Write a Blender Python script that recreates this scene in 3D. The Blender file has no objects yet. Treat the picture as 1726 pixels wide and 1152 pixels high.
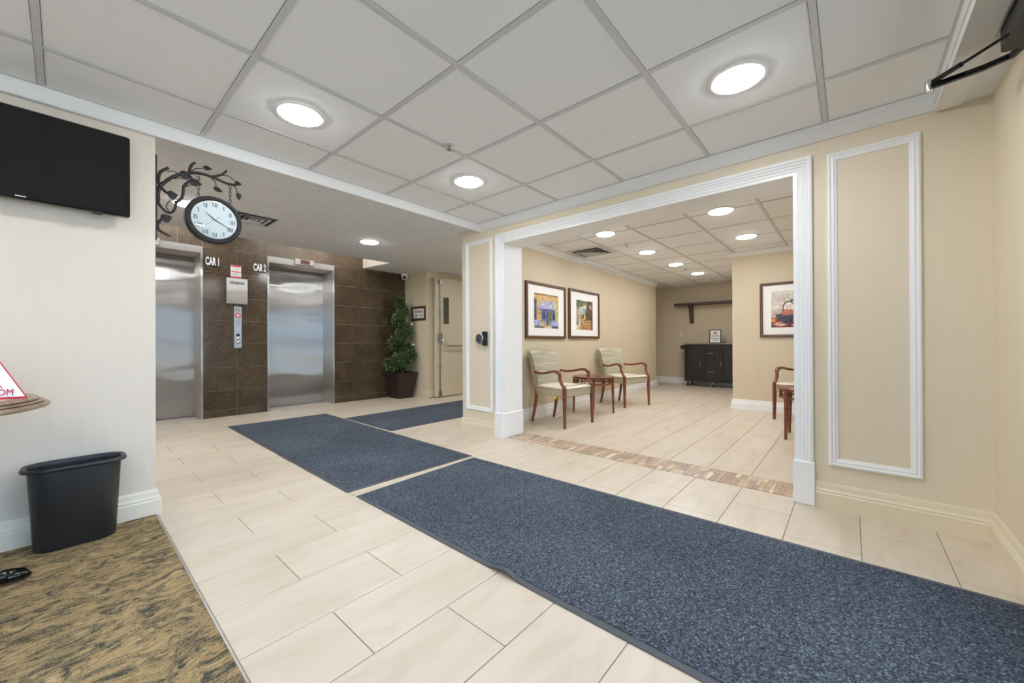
import bpy, math, random
import numpy as np
from mathutils import Vector, Matrix

# ------------------------------------------------------------------ camera, world, exposure
scene = bpy.context.scene
COL = scene.collection
H = 0.96                                   # lens height above the floor
F_PX, YAW, ROLL, PITCH = 656.2, 0.71508, -0.00435, 0.00268
cam_d = bpy.data.cameras.new('camera')
cam_d.sensor_width = 36.0
cam_d.lens = F_PX / 1726.0 * 36.0
cam_d.clip_start = 0.02
cam = bpy.data.objects.new('camera', cam_d)
COL.objects.link(cam)
fw = Vector((-math.sin(YAW), math.cos(YAW), 0)); rt = Vector((math.cos(YAW), math.sin(YAW), 0)); up = Vector((0, 0, 1))
f2 = fw * math.cos(PITCH) + up * math.sin(PITCH); u2 = up * math.cos(PITCH) - fw * math.sin(PITCH)
r3 = rt * math.cos(ROLL) + u2 * math.sin(ROLL); u3 = u2 * math.cos(ROLL) - rt * math.sin(ROLL)
M = Matrix((r3, u3, -f2)).transposed().to_4x4()
M.translation = Vector((0, 0, H))
cam.matrix_world = M
scene.camera = cam

world = bpy.data.worlds.new('world'); scene.world = world
world.use_nodes = True
bg = world.node_tree.nodes['Background']
bg.inputs['Color'].default_value = (0.55, 0.74, 1.0, 1)
bg.inputs['Strength'].default_value = 2.1
sun_d = bpy.data.lights.new('sun', 'SUN'); sun_d.energy = 11.0; sun_d.color = (1.0, 0.95, 0.88); sun_d.angle = math.radians(2.0)
sun = bpy.data.objects.new('sun', sun_d); COL.objects.link(sun)
sun.rotation_euler = Vector((0.8, -0.35, -1.0)).to_track_quat('-Z', 'Y').to_euler()  # added sun: its bounce off the pavement brightens the lobby
LAMP = 48.0                                # radiance of the ceiling fixtures
scene.view_settings.view_transform = 'Standard'
scene.view_settings.look = 'None'
scene.view_settings.gamma = 1.0
scene.view_settings.use_curve_mapping = False
scene.view_settings.exposure = 1.08
scene.cycles.max_bounces = 10
scene.cycles.diffuse_bounces = 6
scene.cycles.caustics_reflective = False
scene.cycles.caustics_refractive = False
scene.cycles.sample_clamp_indirect = 6.0

random.seed(7)
R = math.radians

# ------------------------------------------------------------------ helpers
def lin(c):
    return tuple((v / 255 / 12.92) if v / 255 <= 0.04045 else ((v / 255 + 0.055) / 1.055) ** 2.4 for v in c)

def tag(o, label=None, cat=None, group=None, kind=None):
    if label: o['label'] = label
    if cat: o['category'] = cat
    if group: o['group'] = group
    if kind: o['kind'] = kind
    return o

def empty(name, loc=(0, 0, 0), rz=0.0):
    o = bpy.data.objects.new(name, None)
    o.empty_display_size = 0.1
    COL.objects.link(o)
    o.location = loc; o.rotation_euler = (0, 0, rz)
    return o

class MB:
    """collects vertices and faces of one mesh"""
    def __init__(s): s.v = []; s.f = []; s.m = []
    def add(s, vs, fs, mi=0):
        b = len(s.v); s.v += [tuple(p) for p in vs]
        for f in fs: s.f.append(tuple(b + i for i in f)); s.m.append(mi)
        return s
    def box(s, x0, x1, y0, y1, z0, z1, mi=0):
        vs = [(x0, y0, z0), (x1, y0, z0), (x1, y1, z0), (x0, y1, z0), (x0, y0, z1), (x1, y0, z1), (x1, y1, z1), (x0, y1, z1)]
        return s.add(vs, [(3, 2, 1, 0), (4, 5, 6, 7), (0, 1, 5, 4), (1, 2, 6, 5), (2, 3, 7, 6), (3, 0, 4, 7)], mi)
    def bbox(s, x0, x1, y0, y1, z0, z1, b=0.004, mi=0):
        """box with chamfered edges all round"""
        rings = []
        for z, k in ((z0, b), (z0 + b, 0), (z1 - b, 0), (z1, b)):
            i = b
            rings.append([(x0 + k + (i - k if 0 else 0), y0 + k, z), (x1 - k, y0 + k, z), (x1 - k, y1 - k, z), (x0 + k, y1 - k, z)])
        # cut the vertical corners too
        rr = []
        for z, k in ((z0, b), (z0 + b, 0), (z1 - b, 0), (z1, b)):
            xa, xb, ya, yb = x0 + k, x1 - k, y0 + k, y1 - k; c = b
            rr.append([(xa + c, ya, z), (xb - c, ya, z), (xb, ya + c, z), (xb, yb - c, z), (xb - c, yb, z), (xa + c, yb, z), (xa, yb - c, z), (xa, ya + c, z)])
        return s.rings(rr, True, True, mi)
    def rings(s, rings, cap0=True, cap1=True, mi=0, closed=True):
        n = len(rings[0]); vs = [p for r in rings for p in r]; fs = []
        for i in range(len(rings) - 1):
            for j in range(n if closed else n - 1):
                k = (j + 1) % n
                fs.append((i * n + j, i * n + k, (i + 1) * n + k, (i + 1) * n + j))
        if cap0: fs.append(tuple(range(n - 1, -1, -1)))
        if cap1: fs.append(tuple((len(rings) - 1) * n + j for j in range(n)))
        return s.add(vs, fs, mi)
    def lathe(s, prof, c=(0, 0, 0), axis='Z', n=32, cap=True, mi=0):
        rings = []
        for r, h in prof:
            ring = []
            for k in range(n):
                a = 2 * math.pi * k / n; p, q = r * math.cos(a), r * math.sin(a)
                if axis == 'Z': ring.append((c[0] + p, c[1] + q, c[2] + h))
                elif axis == 'X': ring.append((c[0] + h, c[1] + p, c[2] + q))
                else: ring.append((c[0] + q, c[1] + h, c[2] + p))
            rings.append(ring)
        return s.rings(rings, cap, cap, mi)
    def tube(s, pts, rad, n=8, sx=1.0, flat=None, mi=0, cap=True):
        """round or oval tube along a polyline; rad may be a list"""
        pts = [Vector(p) for p in pts]; N = len(pts)
        rads = rad if isinstance(rad, (list, tuple)) else [rad] * N
        prev = None; rings = []
        for i in range(N):
            d = (pts[min(i + 1, N - 1)] - pts[max(i - 1, 0)]).normalized()
            if prev is None:
                ref = Vector(flat) if flat else (Vector((0, 0, 1)) if abs(d.z) < 0.9 else Vector((1, 0, 0)))
            else: ref = Vector(flat) if flat else prev
            a = (ref - d * ref.dot(d)).normalized(); b = d.cross(a); prev = a
            rings.append([tuple(pts[i] + a * (math.cos(t) * rads[i]) + b * (math.sin(t) * rads[i] * sx)) for t in [2 * math.pi * k / n for k in range(n)]])
        return s.rings(rings, cap, cap, mi)
    def bar(s, pts, w, h, side, mi=0):
        """rectangular bar along a polyline: w across `side`, h across the other way; w, h may be lists"""
        pts = [Vector(p) for p in pts]; N = len(pts); side = Vector(side).normalized(); rings = []
        W = w if isinstance(w, (list, tuple)) else [w] * N; Hh = h if isinstance(h, (list, tuple)) else [h] * N
        for i in range(N):
            d = (pts[min(i + 1, N - 1)] - pts[max(i - 1, 0)]).normalized()
            a = (side - d * side.dot(d)).normalized(); b = d.cross(a)
            c = 0.22
            hw, hh = W[i] / 2, Hh[i] / 2; cc = c * min(W[i], Hh[i])
            off = [(hw - cc, -hh), (hw, -hh + cc), (hw, hh - cc), (hw - cc, hh), (-hw + cc, hh), (-hw, hh - cc), (-hw, -hh + cc), (-hw + cc, -hh)]
            rings.append([tuple(pts[i] + a * p + b * q) for p, q in off])
        return s.rings(rings, True, True, mi)
    def poly(s, pts, n, t, mi=0):
        """extrude a flat polygon by t along the vector n"""
        n = Vector(n) * t; k = len(pts)
        vs = [tuple(p) for p in pts] + [tuple(Vector(p) + n) for p in pts]
        fs = [tuple(range(k - 1, -1, -1)), tuple(range(k, 2 * k))] + [(i, (i + 1) % k, k + (i + 1) % k, k + i) for i in range(k)]
        return s.add(vs, fs, mi)
    def frame(s, fn, u0, u1, v0, v1, prof, open_bottom=False, mi=0, split=None):
        """mitred frame: prof = [(inset, height)], fn maps (u, v, h) to xyz"""
        cs = []
        for d, h in prof:
            if open_bottom: cs.append([fn(u0 + d, v0, h), fn(u0 + d, v1 - d, h), fn(u1 - d, v1 - d, h), fn(u1 - d, v0, h)])
            else: cs.append([fn(u0 + d, v0 + d, h), fn(u0 + d, v1 - d, h), fn(u1 - d, v1 - d, h), fn(u1 - d, v0 + d, h)])
        n = len(prof); vs = [p for c in cs for p in c]; fs = []
        segs = range(3) if open_bottom else range(4)
        for i in range(n - 1):
            for j in segs:
                k = (j + 1) % 4
                fs.append((i * 4 + j, i * 4 + k, (i + 1) * 4 + k, (i + 1) * 4 + j))
        return s.add(vs, fs, mi)
    def sweep(s, prof, path, closed=False, mi=0):
        """moulding: prof = [(out, z)], path = XY points, out is to the left of the path direction"""
        P = [Vector((p[0], p[1])) for p in path]; N = len(P); rings = []
        for i in range(N):
            d0 = (P[i] - P[i - 1]).normalized() if i > 0 else None
            d1 = (P[i + 1] - P[i]).normalized() if i < N - 1 else None
            if d0 is None: d0 = d1
            if d1 is None: d1 = d0
            n0 = Vector((-d0.y, d0.x)); n1 = Vector((-d1.y, d1.x)); m = n0 + n1
            m = m / max(0.2, m.dot(n0))
            rings.append([(P[i].x + m.x * o, P[i].y + m.y * o, z) for o, z in prof])
        return s.rings(rings, True, True, mi)
    def build(s, name, mat, parent=None, smooth=None, loc=None, rz=None):
        me = bpy.data.meshes.new(name)
        me.from_pydata(s.v, [], s.f)
        mats = mat if isinstance(mat, (list, tuple)) else [mat]
        for m in mats: me.materials.append(m)
        if len(mats) > 1: me.polygons.foreach_set('material_index', s.m)
        import bmesh
        bm = bmesh.new(); bm.from_mesh(me); bmesh.ops.recalc_face_normals(bm, faces=bm.faces[:]); bm.to_mesh(me); bm.free()
        if smooth is not None:
            me.polygons.foreach_set('use_smooth', [True] * len(me.polygons))
            me.set_sharp_from_angle(angle=R(smooth))
        me.update()
        o = bpy.data.objects.new(name, me); COL.objects.link(o)
        if parent is not None: o.parent = parent
        if loc is not None: o.location = loc
        if rz is not None: o.rotation_euler = (0, 0, rz)
        return o

def copy_tree(o, parent=None):
    c = o.copy(); COL.objects.link(c); c.parent = parent
    for ch in list(o.children): copy_tree(ch, c)
    return c

def spline(pts, n=6):
    """Catmull-Rom through the points"""
    P = [Vector(p) for p in pts]; out = []
    for i in range(len(P) - 1):
        p0 = P[i - 1] if i > 0 else P[i] * 2 - P[i + 1]
        p3 = P[i + 2] if i + 2 < len(P) else P[i + 1] * 2 - P[i]
        for k in range(n):
            t = k / n
            out.append(0.5 * ((2 * P[i]) + (P[i + 1] - p0) * t + (2 * p0 - 5 * P[i] + 4 * P[i + 1] - p3) * t * t + (3 * P[i] - p0 - 3 * P[i + 1] + p3) * t ** 3))
    out.append(P[-1]); return out

def text(name, body, size, mat, parent, loc, rot, extrude=0.0006, sx=1.0, bold=0.0, align='CENTER'):
    cu = bpy.data.curves.new(name, 'FONT'); cu.body = body; cu.size = size; cu.extrude = extrude; cu.offset = bold
    cu.align_x = align; cu.align_y = 'CENTER'; cu.resolution_u = 3
    t = bpy.data.objects.new(name, cu); COL.objects.link(t)
    dg = bpy.context.evaluated_depsgraph_get()
    me = bpy.data.meshes.new_from_object(t.evaluated_get(dg))
    bpy.data.objects.remove(t); bpy.data.curves.remove(cu)
    me.materials.clear(); me.materials.append(mat)
    o = bpy.data.objects.new(name, me); COL.objects.link(o)
    o.parent = parent; o.location = loc; o.rotation_euler = rot; o.scale = (sx, 1, 1)
    return o
FACE_X = (R(90), 0, R(90))      # reads from +X
FACE_NY = (R(90), 0, 0)         # reads from -Y

# ------------------------------------------------------------------ materials
class NT:
    def __init__(s, name):
        s.mat = bpy.data.materials.new(name); s.mat.use_nodes = True
        s.t = s.mat.node_tree; s.b = s.t.nodes['Principled BSDF']; s.out = s.t.nodes['Material Output']
    def n(s, typ, **kw):
        nd = s.t.nodes.new(typ)
        for k, v in kw.items():
            if k.startswith('_'): setattr(nd, k[1:], v)
            else: nd.inputs[k.replace('__', ' ')].default_value = v
        return nd
    def l(s, a, b): s.t.links.new(a, b)
    def coord(s, kind='Object', scale=(1, 1, 1), rot=(0, 0, 0)):
        tc = s.n('ShaderNodeTexCoord'); mp = s.n('ShaderNodeMapping')
        mp.inputs['Scale'].default_value = scale; mp.inputs['Rotation'].default_value = rot
        s.l(tc.outputs[kind], mp.inputs['Vector']); return mp.outputs['Vector']
    def world(s, scale=(1, 1, 1), rot=(0, 0, 0)):
        g = s.n('ShaderNodeNewGeometry'); mp = s.n('ShaderNodeMapping')
        mp.inputs['Scale'].default_value = scale; mp.inputs['Rotation'].default_value = rot
        s.l(g.outputs['Position'], mp.inputs['Vector']); return mp.outputs['Vector']
    def ramp(s, fac, stops, interp='LINEAR'):
        r = s.n('ShaderNodeValToRGB'); r.color_ramp.interpolation = interp
        e = r.color_ramp.elements
        while len(e) < len(stops): e.new(0.5)
        for i, (p, c) in enumerate(stops): e[i].position = p; e[i].color = (*c, 1)
        s.l(fac, r.inputs['Fac']); return r.outputs['Color']
    def bump(s, h, strength=0.2, dist=0.002):
        b = s.n('ShaderNodeBump', Strength=strength, Distance=dist); s.l(h, b.inputs['Height']); s.l(b.outputs['Normal'], s.b.inputs['Normal'])

def plain(name, rgb, rough=0.5, metal=0.0, noise=0.0, nscale=8.0, bump=0.0, bscale=120.0, coat=0.0, spec=0.5):
    t = NT(name); c = lin(rgb)
    t.b.inputs['Roughness'].default_value = rough; t.b.inputs['Metallic'].default_value = metal
    t.b.inputs['Coat Weight'].default_value = coat; t.b.inputs['Specular IOR Level'].default_value = spec
    t.b.inputs['Base Color'].default_value = (*c, 1)
    if noise:
        v = t.world(); nz = t.n('ShaderNodeTexNoise', Scale=nscale, Detail=4.0)
        t.l(v, nz.inputs['Vector'])
        t.l(t.ramp(nz.outputs['Fac'], [(0.25, tuple(x * (1 - noise) for x in c)), (0.75, tuple(min(1, x * (1 + noise)) for x in c))]), t.b.inputs['Base Color'])
    if bump:
        v = t.world(); nz = t.n('ShaderNodeTexNoise', Scale=bscale, Detail=3.0); t.l(v, nz.inputs['Vector']); t.bump(nz.outputs['Fac'], bump)
    return t.mat

def wall_paint(name, rgb):
    """vinyl wall covering with a fine vertical weave"""
    t = NT(name); c = lin(rgb); t.b.inputs['Roughness'].default_value = 0.62
    v = t.world(scale=(60, 60, 3)); nz = t.n('ShaderNodeTexNoise', Scale=1.0, Detail=3.0); t.l(v, nz.inputs['Vector'])
    t.l(t.ramp(nz.outputs['Fac'], [(0.3, tuple(x * 0.985 for x in c)), (0.7, tuple(x * 1.01 for x in c))]), t.b.inputs['Base Color'])
    v2 = t.world(scale=(900, 900, 250)); n2 = t.n('ShaderNodeTexNoise', Scale=1.0, Detail=2.0); t.l(v2, n2.inputs['Vector'])
    t.bump(n2.outputs['Fac'], 0.12, 0.0006)
    return t.mat

def wood(name, a, b, rough=0.3, scale=(6, 6, 60)):
    t = NT(name); t.b.inputs['Roughness'].default_value = rough; t.b.inputs['Coat Weight'].default_value = 0.25
    v = t.coord('Object', scale=scale); nz = t.n('ShaderNodeTexNoise', Scale=1.0, Detail=5.0, Distortion=0.6); t.l(v, nz.inputs['Vector'])
    t.l(t.ramp(nz.outputs['Fac'], [(0.3, lin(a)), (0.7, lin(b))]), t.b.inputs['Base Color'])
    return t.mat

def steel(name, wavy=True):
    """stainless steel with a vertical grain: reflections stay sharp up and down and smear sideways"""
    t = NT(name); gl = t.n('ShaderNodeBsdfAnisotropic', Roughness=0.30, Anisotropy=-0.86)
    g = t.n('ShaderNodeNewGeometry'); cr = t.n('ShaderNodeVectorMath', _operation='CROSS_PRODUCT'); t.l(g.outputs['True Normal'], cr.inputs[0]); cr.inputs[1].default_value = (0.013, 0.021, 1)
    t.l(cr.outputs['Vector'], gl.inputs['Tangent'])
    v = t.world(scale=(400, 400, 6)); nz = t.n('ShaderNodeTexNoise', Scale=1.0, Detail=3.0); t.l(v, nz.inputs['Vector'])
    t.l(t.ramp(nz.outputs['Fac'], [(0.3, (0.60, 0.59, 0.575)), (0.7, (0.64, 0.63, 0.615))]), gl.inputs['Color'])
    if wavy:
        v2 = t.world(scale=(1.2, 1.3, 3.6)); n2 = t.n('ShaderNodeTexNoise', Scale=1.0, Detail=1.0); t.l(v2, n2.inputs['Vector'])
        bp = t.n('ShaderNodeBump', Strength=0.5, Distance=0.016); t.l(n2.outputs['Fac'], bp.inputs['Height']); t.l(bp.outputs['Normal'], gl.inputs['Normal'])
    t.l(gl.outputs[0], t.out.inputs['Surface'])
    return t.mat

def emitter(name, rgb, strength):
    t = NT(name); t.b.inputs['Base Color'].default_value = (0.9, 0.9, 0.9, 1)
    t.b.inputs['Emission Color'].default_value = (*rgb, 1); t.b.inputs['Emission Strength'].default_value = strength
    return t.mat

def granite(name):
    t = NT(name); t.b.inputs['Roughness'].default_value = 0.16
    v = t.world(); vo = t.n('ShaderNodeTexVoronoi', Scale=170.0); t.l(v, vo.inputs['Vector'])
    nz = t.n('ShaderNodeTexNoise', Scale=95.0, Detail=4.0); t.l(v, nz.inputs['Vector'])
    big = t.n('ShaderNodeTexNoise', Scale=7.0, Detail=3.0); t.l(v, big.inputs['Vector'])
    m1 = t.n('ShaderNodeMix', _data_type='FLOAT', Factor=0.45); t.l(vo.outputs['Color'], m1.inputs[2]); t.l(nz.outputs['Fac'], m1.inputs[3])
    m2 = t.n('ShaderNodeMix', _data_type='FLOAT', Factor=0.25); t.l(m1.outputs[0], m2.inputs[2]); t.l(big.outputs['Fac'], m2.inputs[3])
    t.l(t.ramp(m2.outputs[0], [(0.28, lin((34, 28, 21))), (0.5, lin((68, 56, 43))), (0.72, lin((116, 97, 75)))]), t.b.inputs['Base Color'])
    return t.mat

def floor_tile_mat(name):
    t = NT(name); t.b.inputs['Roughness'].default_value = 0.34
    v = t.world(scale=(9, 2.2, 1)); nz = t.n('ShaderNodeTexNoise', Scale=1.0, Detail=6.0, Roughness=0.6, Distortion=0.5); t.l(v, nz.inputs['Vector'])
    base = t.ramp(nz.outputs['Fac'], [(0.25, lin((202, 188, 167))), (0.5, lin((214, 201, 183))), (0.78, lin((221, 210, 194)))])
    oi = t.n('ShaderNodeObjectInfo'); mx = t.n('ShaderNodeMix', _data_type='RGBA', _blend_type='MULTIPLY', Factor=1.0)
    t.l(base, mx.inputs[6]); t.l(t.ramp(oi.outputs['Random'], [(0.0, (0.95, 0.94, 0.93)), (1.0, (1.0, 1.0, 1.0))]), mx.inputs[7])
    t.l(mx.outputs[2], t.b.inputs['Base Color'])
    n2 = t.n('ShaderNodeTexNoise', Scale=35.0, Detail=3.0); t.l(t.world(), n2.inputs['Vector'])
    t.l(t.ramp(n2.outputs['Fac'], [(0.2, (0.30,) * 3), (0.8, (0.44,) * 3)]), t.b.inputs['Roughness'])
    return t.mat

def ceiling_tile_mat(name):
    t = NT(name); t.b.inputs['Roughness'].default_value = 0.9; t.b.inputs['Specular IOR Level'].default_value = 0.2
    nz = t.n('ShaderNodeTexNoise', Scale=320.0, Detail=3.0); t.l(t.world(), nz.inputs['Vector'])
    t.l(t.ramp(nz.outputs['Fac'], [(0.3, lin((232, 233, 236))), (0.65, lin((244, 245, 248)))]), t.b.inputs['Base Color'])
    t.bump(nz.outputs['Fac'], 0.35, 0.001)
    return t.mat

def mat_pile(name):
    t = NT(name); t.b.inputs['Roughness'].default_value = 0.95; t.b.inputs['Specular IOR Level'].default_value = 0.1
    v = t.coord('Object', scale=(1, 1, 1))
    vo = t.n('ShaderNodeTexVoronoi', Scale=190.0); t.l(v, vo.inputs['Vector'])
    nz = t.n('ShaderNodeTexNoise', Scale=130.0, Detail=4.0); t.l(v, nz.inputs['Vector'])
    big = t.n('ShaderNodeTexNoise', Scale=1.6, Detail=4.0); t.l(v, big.inputs['Vector'])
    m1 = t.n('ShaderNodeMix', _data_type='FLOAT', Factor=0.5); t.l(vo.outputs['Color'], m1.inputs[2]); t.l(nz.outputs['Fac'], m1.inputs[3])
    m2 = t.n('ShaderNodeMix', _data_type='FLOAT', Factor=0.16); t.l(m1.outputs[0], m2.inputs[2]); t.l(big.outputs['Fac'], m2.inputs[3])
    t.l(t.ramp(m2.outputs[0], [(0.28, lin((34, 38, 47))), (0.48, lin((74, 80, 92))), (0.62, lin((96, 106, 117))), (0.76, lin((150, 160, 170)))]), t.b.inputs['Base Color'])
    t.bump(m1.outputs[0], 0.9, 0.006)
    return t.mat

def carpet_mat(name):
    """looped carpet: fine streaks along the room, slate veins swirling through tan"""
    t = NT(name); t.b.inputs['Roughness'].default_value = 0.95; t.b.inputs['Specular IOR Level'].default_value = 0.1
    v = t.world(rot=(0, 0, R(-6)))
    wob = t.n('ShaderNodeTexNoise', Scale=7.0, Detail=2.0, Distortion=0.8); t.l(v, wob.inputs['Vector'])
    def warped(scale, amt):
        mp = t.n('ShaderNodeMapping'); mp.inputs['Scale'].default_value = scale; t.l(v, mp.inputs['Vector'])
        add = t.n('ShaderNodeVectorMath', _operation='MULTIPLY_ADD'); t.l(wob.outputs['Color'], add.inputs[0]); add.inputs[1].default_value = amt; t.l(mp.outputs['Vector'], add.inputs[2])
        return add.outputs['Vector']
    fine = t.n('ShaderNodeTexNoise', Scale=1.0, Detail=4.0, Roughness=0.65); t.l(warped((120, 22, 1), (9, 4, 0)), fine.inputs['Vector'])
    vein = t.n('ShaderNodeTexNoise', Scale=1.0, Detail=3.0, Roughness=0.6); t.l(warped((26, 9, 1), (5.5, 3.5, 0)), vein.inputs['Vector'])
    speck = t.n('ShaderNodeTexNoise', Scale=190.0, Detail=3.0); t.l(t.world(), speck.inputs['Vector'])
    m1 = t.n('ShaderNodeMix', _data_type='FLOAT', Factor=0.5); t.l(fine.outputs['Fac'], m1.inputs[2]); t.l(vein.outputs['Fac'], m1.inputs[3])
    m2 = t.n('ShaderNodeMix', _data_type='FLOAT', Factor=0.22); t.l(m1.outputs[0], m2.inputs[2]); t.l(speck.outputs['Fac'], m2.inputs[3])
    t.l(t.ramp(m2.outputs[0], [(0.40, lin((62, 65, 62))), (0.46, lin((106, 98, 78))), (0.505, lin((148, 127, 93))), (0.57, lin((172, 149, 110))), (0.68, lin((198, 178, 142)))]), t.b.inputs['Base Color'])
    t.bump(m2.outputs[0], 0.9, 0.006)
    return t.mat

def fabric_mat(name):
    t = NT(name); t.b.inputs['Roughness'].default_value = 0.85; t.b.inputs['Specular IOR Level'].default_value = 0.2
    v = t.coord('Object', scale=(0.6, 0.6, 26)); nz = t.n('ShaderNodeTexNoise', Scale=1.0, Detail=4.0, Roughness=0.7); t.l(v, nz.inputs['Vector'])
    t.l(t.ramp(nz.outputs['Fac'], [(0.34, lin((140, 132, 112))), (0.45, lin((192, 185, 163))), (0.52, lin((160, 153, 134))), (0.60, lin((204, 198, 178))), (0.70, lin((176, 169, 148)))]), t.b.inputs['Base Color'])
    n2 = t.n('ShaderNodeTexNoise', Scale=420.0, Detail=2.0); t.l(t.coord('Object'), n2.inputs['Vector']); t.bump(n2.outputs['Fac'], 0.4, 0.001)
    return t.mat

def print_mat(name, rough=0.5):
    t = NT(name); t.b.inputs['Roughness'].default_value = rough
    a = t.n('ShaderNodeVertexColor', _layer_name='Col'); t.l(a.outputs['Color'], t.b.inputs['Base Color'])
    return t.mat

def glass_mat(name, tint=(0.93, 0.97, 0.97)):
    t = NT(name); tr = t.n('ShaderNodeBsdfTransparent'); tr.inputs['Color'].default_value = (*tint, 1)
    gl = t.n('ShaderNodeBsdfGlossy', Roughness=0.02); fr = t.n('ShaderNodeFresnel', IOR=1.45); mx = t.n('ShaderNodeMixShader')
    t.l(fr.outputs[0], mx.inputs[0]); t.l(tr.outputs[0], mx.inputs[1]); t.l(gl.outputs[0], mx.inputs[2]); t.l(mx.outputs[0], t.out.inputs['Surface'])
    return t.mat

def leaf_mat(name):
    t = NT(name); t.b.inputs['Roughness'].default_value = 0.5
    a = t.n('ShaderNodeVertexColor', _layer_name='Col'); t.l(a.outputs['Color'], t.b.inputs['Base Color'])
    return t.mat

def mosaic_mat(name):
    t = NT(name); t.b.inputs['Roughness'].default_value = 0.3
    oi = t.n('ShaderNodeObjectInfo')
    t.l(t.ramp(oi.outputs['Random'], [(0.0, lin((186, 162, 138))), (0.18, lin((206, 186, 162))), (0.36, lin((166, 148, 136))), (0.5, lin((214, 194, 164))), (0.64, lin((178, 154, 132))), (0.78, lin((198, 172, 146))), (0.9, lin((232, 218, 198))), (0.96, lin((156, 140, 132)))], 'CONSTANT'), t.b.inputs['Base Color'])
    return t.mat

M_ = {}
M_['wall_light'] = wall_paint('cream_wall', (219, 208, 195))
M_['wall_beige'] = wall_paint('beige_wall', (226, 213, 189))
M_['wall_wait'] = wall_paint('warm_beige_wall', (213, 199, 173))
M_['base_cream'] = plain('cream_baseboard_paint', (228, 216, 190), 0.4)
M_['base_light'] = plain('ivory_baseboard_paint', (233, 225, 209), 0.4)
M_['white'] = plain('white_trim_paint', (240, 240, 240), 0.35)
M_['cornice'] = plain('white_cornice_paint', (228, 228, 228), 0.5)
M_['plaster'] = plain('textured_ceiling_plaster', (226, 228, 231), 0.9, noise=0.05, nscale=14, bump=0.8, bscale=90)
M_['ctile'] = ceiling_tile_mat('mineral_ceiling_tile')
M_['tbar'] = plain('ceiling_grid_enamel', (205, 206, 208), 0.5)
M_['plenum'] = plain('grey_void', (128, 128, 128), 0.9)
M_['ftile'] = floor_tile_mat('beige_porcelain')
M_['grout'] = plain('floor_grout', (158, 146, 128), 0.8)
M_['mosaic'] = mosaic_mat('stone_mosaic')
M_['pile'] = mat_pile('navy_mat_pile')
M_['rubber'] = plain('grey_rubber', (74, 77, 84), 0.5)
M_['carpet'] = carpet_mat('swirl_carpet')
M_['strip'] = plain('brushed_strip', (190, 186, 180), 0.35, 0.8)
M_['granite'] = granite('brown_granite')
M_['granite_joint'] = plain('granite_joint', (176, 164, 146), 0.7)
M_['steel'] = steel('brushed_steel')
M_['steel_flat'] = steel('brushed_steel_flat', False)
M_['chrome'] = plain('chrome', (210, 210, 210), 0.15, 1.0)
M_['satin'] = plain('satin_metal', (150, 146, 138), 0.35, 0.9)
M_['black'] = plain('black_plastic', (24, 24, 26), 0.4)
M_['black_gloss'] = plain('black_gloss', (9, 9, 10), 0.12)
M_['screen'] = plain('tv_glass', (11, 11, 12), 0.16)
M_['bin'] = plain('bin_plastic', (36, 37, 40), 0.42, noise=0.1, nscale=5, bump=0.15, bscale=500)
M_['iron'] = plain('wrought_iron', (30, 28, 27), 0.55, noise=0.2, nscale=40)
M_['wood'] = wood('cherry_wood', (92, 46, 28), (140, 78, 48))
M_['wood_dark'] = wood('dark_walnut', (58, 40, 34), (84, 60, 50), 0.5)
M_['wood_frame'] = wood('walnut_frame', (70, 42, 26), (112, 72, 44), 0.4)
M_['wood_table'] = wood('aged_oak', (112, 92, 72), (158, 136, 112), 0.4, (30, 30, 8))
M_['table_top'] = plain('pale_table_top', (232, 220, 210), 0.3, noise=0.03)
M_['fabric'] = fabric_mat('striped_upholstery')
M_['seat_fabric'] = plain('cream_seat_fabric', (226, 220, 200), 0.85, noise=0.08, nscale=60, bump=0.3, bscale=500)
M_['seat_side'] = plain('olive_seat_border', (182, 172, 146), 0.85, noise=0.1, nscale=50, bump=0.3, bscale=500)
M_['paper'] = plain('white_paper', (240, 240, 238), 0.7)
M_['matboard'] = plain('white_mat_board', (244, 243, 240), 0.7)
M_['print'] = print_mat('printed_ink')
M_['cab'] = plain('black_cabinet_paint', (36, 33, 31), 0.4)
M_['leaf'] = leaf_mat('boxwood_leaf')
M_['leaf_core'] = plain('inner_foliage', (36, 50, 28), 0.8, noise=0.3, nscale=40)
M_['soil'] = plain('soil', (48, 38, 30), 0.9, noise=0.3, nscale=60)
M_['trunk'] = plain('twig_bark', (86, 68, 50), 0.8)
M_['pot'] = plain('espresso_planter', (50, 36, 33), 0.35, noise=0.1, nscale=10)
M_['bauble'] = plain('pearl_bauble', (225, 222, 220), 0.3)
M_['door_paint'] = plain('cream_door_paint', (214, 204, 182), 0.42)
M_['dark_glass'] = plain('wired_glass', (86, 84, 72), 0.15)
M_['red_led'] = plain('dark_red_display', (58, 10, 12), 0.2)
M_['red'] = plain('red_ink', (200, 28, 52), 0.5)
M_['ink'] = plain('black_ink', (22, 22, 22), 0.6)
M_['white_ink'] = plain('white_vinyl', (245, 245, 245), 0.5)
M_['grey_ink'] = plain('grey_ink', (120, 120, 120), 0.5)
M_['clock_face'] = plain('clock_dial', (236, 238, 240), 0.35)
M_['glass'] = glass_mat('clear_glass')
M_['lens'] = emitter('lamp_lens', (0.95, 0.975, 1.0), LAMP)
M_['tube'] = emitter('lamp_tube', (1.0, 0.97, 0.92), LAMP * 0.75)
M_['alu'] = plain('dark_bronze_aluminium', (52, 50, 48), 0.4, 0.6)
M_['pave'] = plain('concrete_pavement', (170, 168, 164), 0.85, noise=0.1, nscale=3)
M_['yellow'] = plain('yellow_label', (224, 200, 70), 0.6)
M_['vent'] = plain('vent_enamel', (206, 208, 210), 0.5)
M_['pink_paper'] = plain('card', (246, 246, 248), 0.6)
M_['acrylic'] = glass_mat('acrylic', (0.95, 0.96, 0.98))

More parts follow.
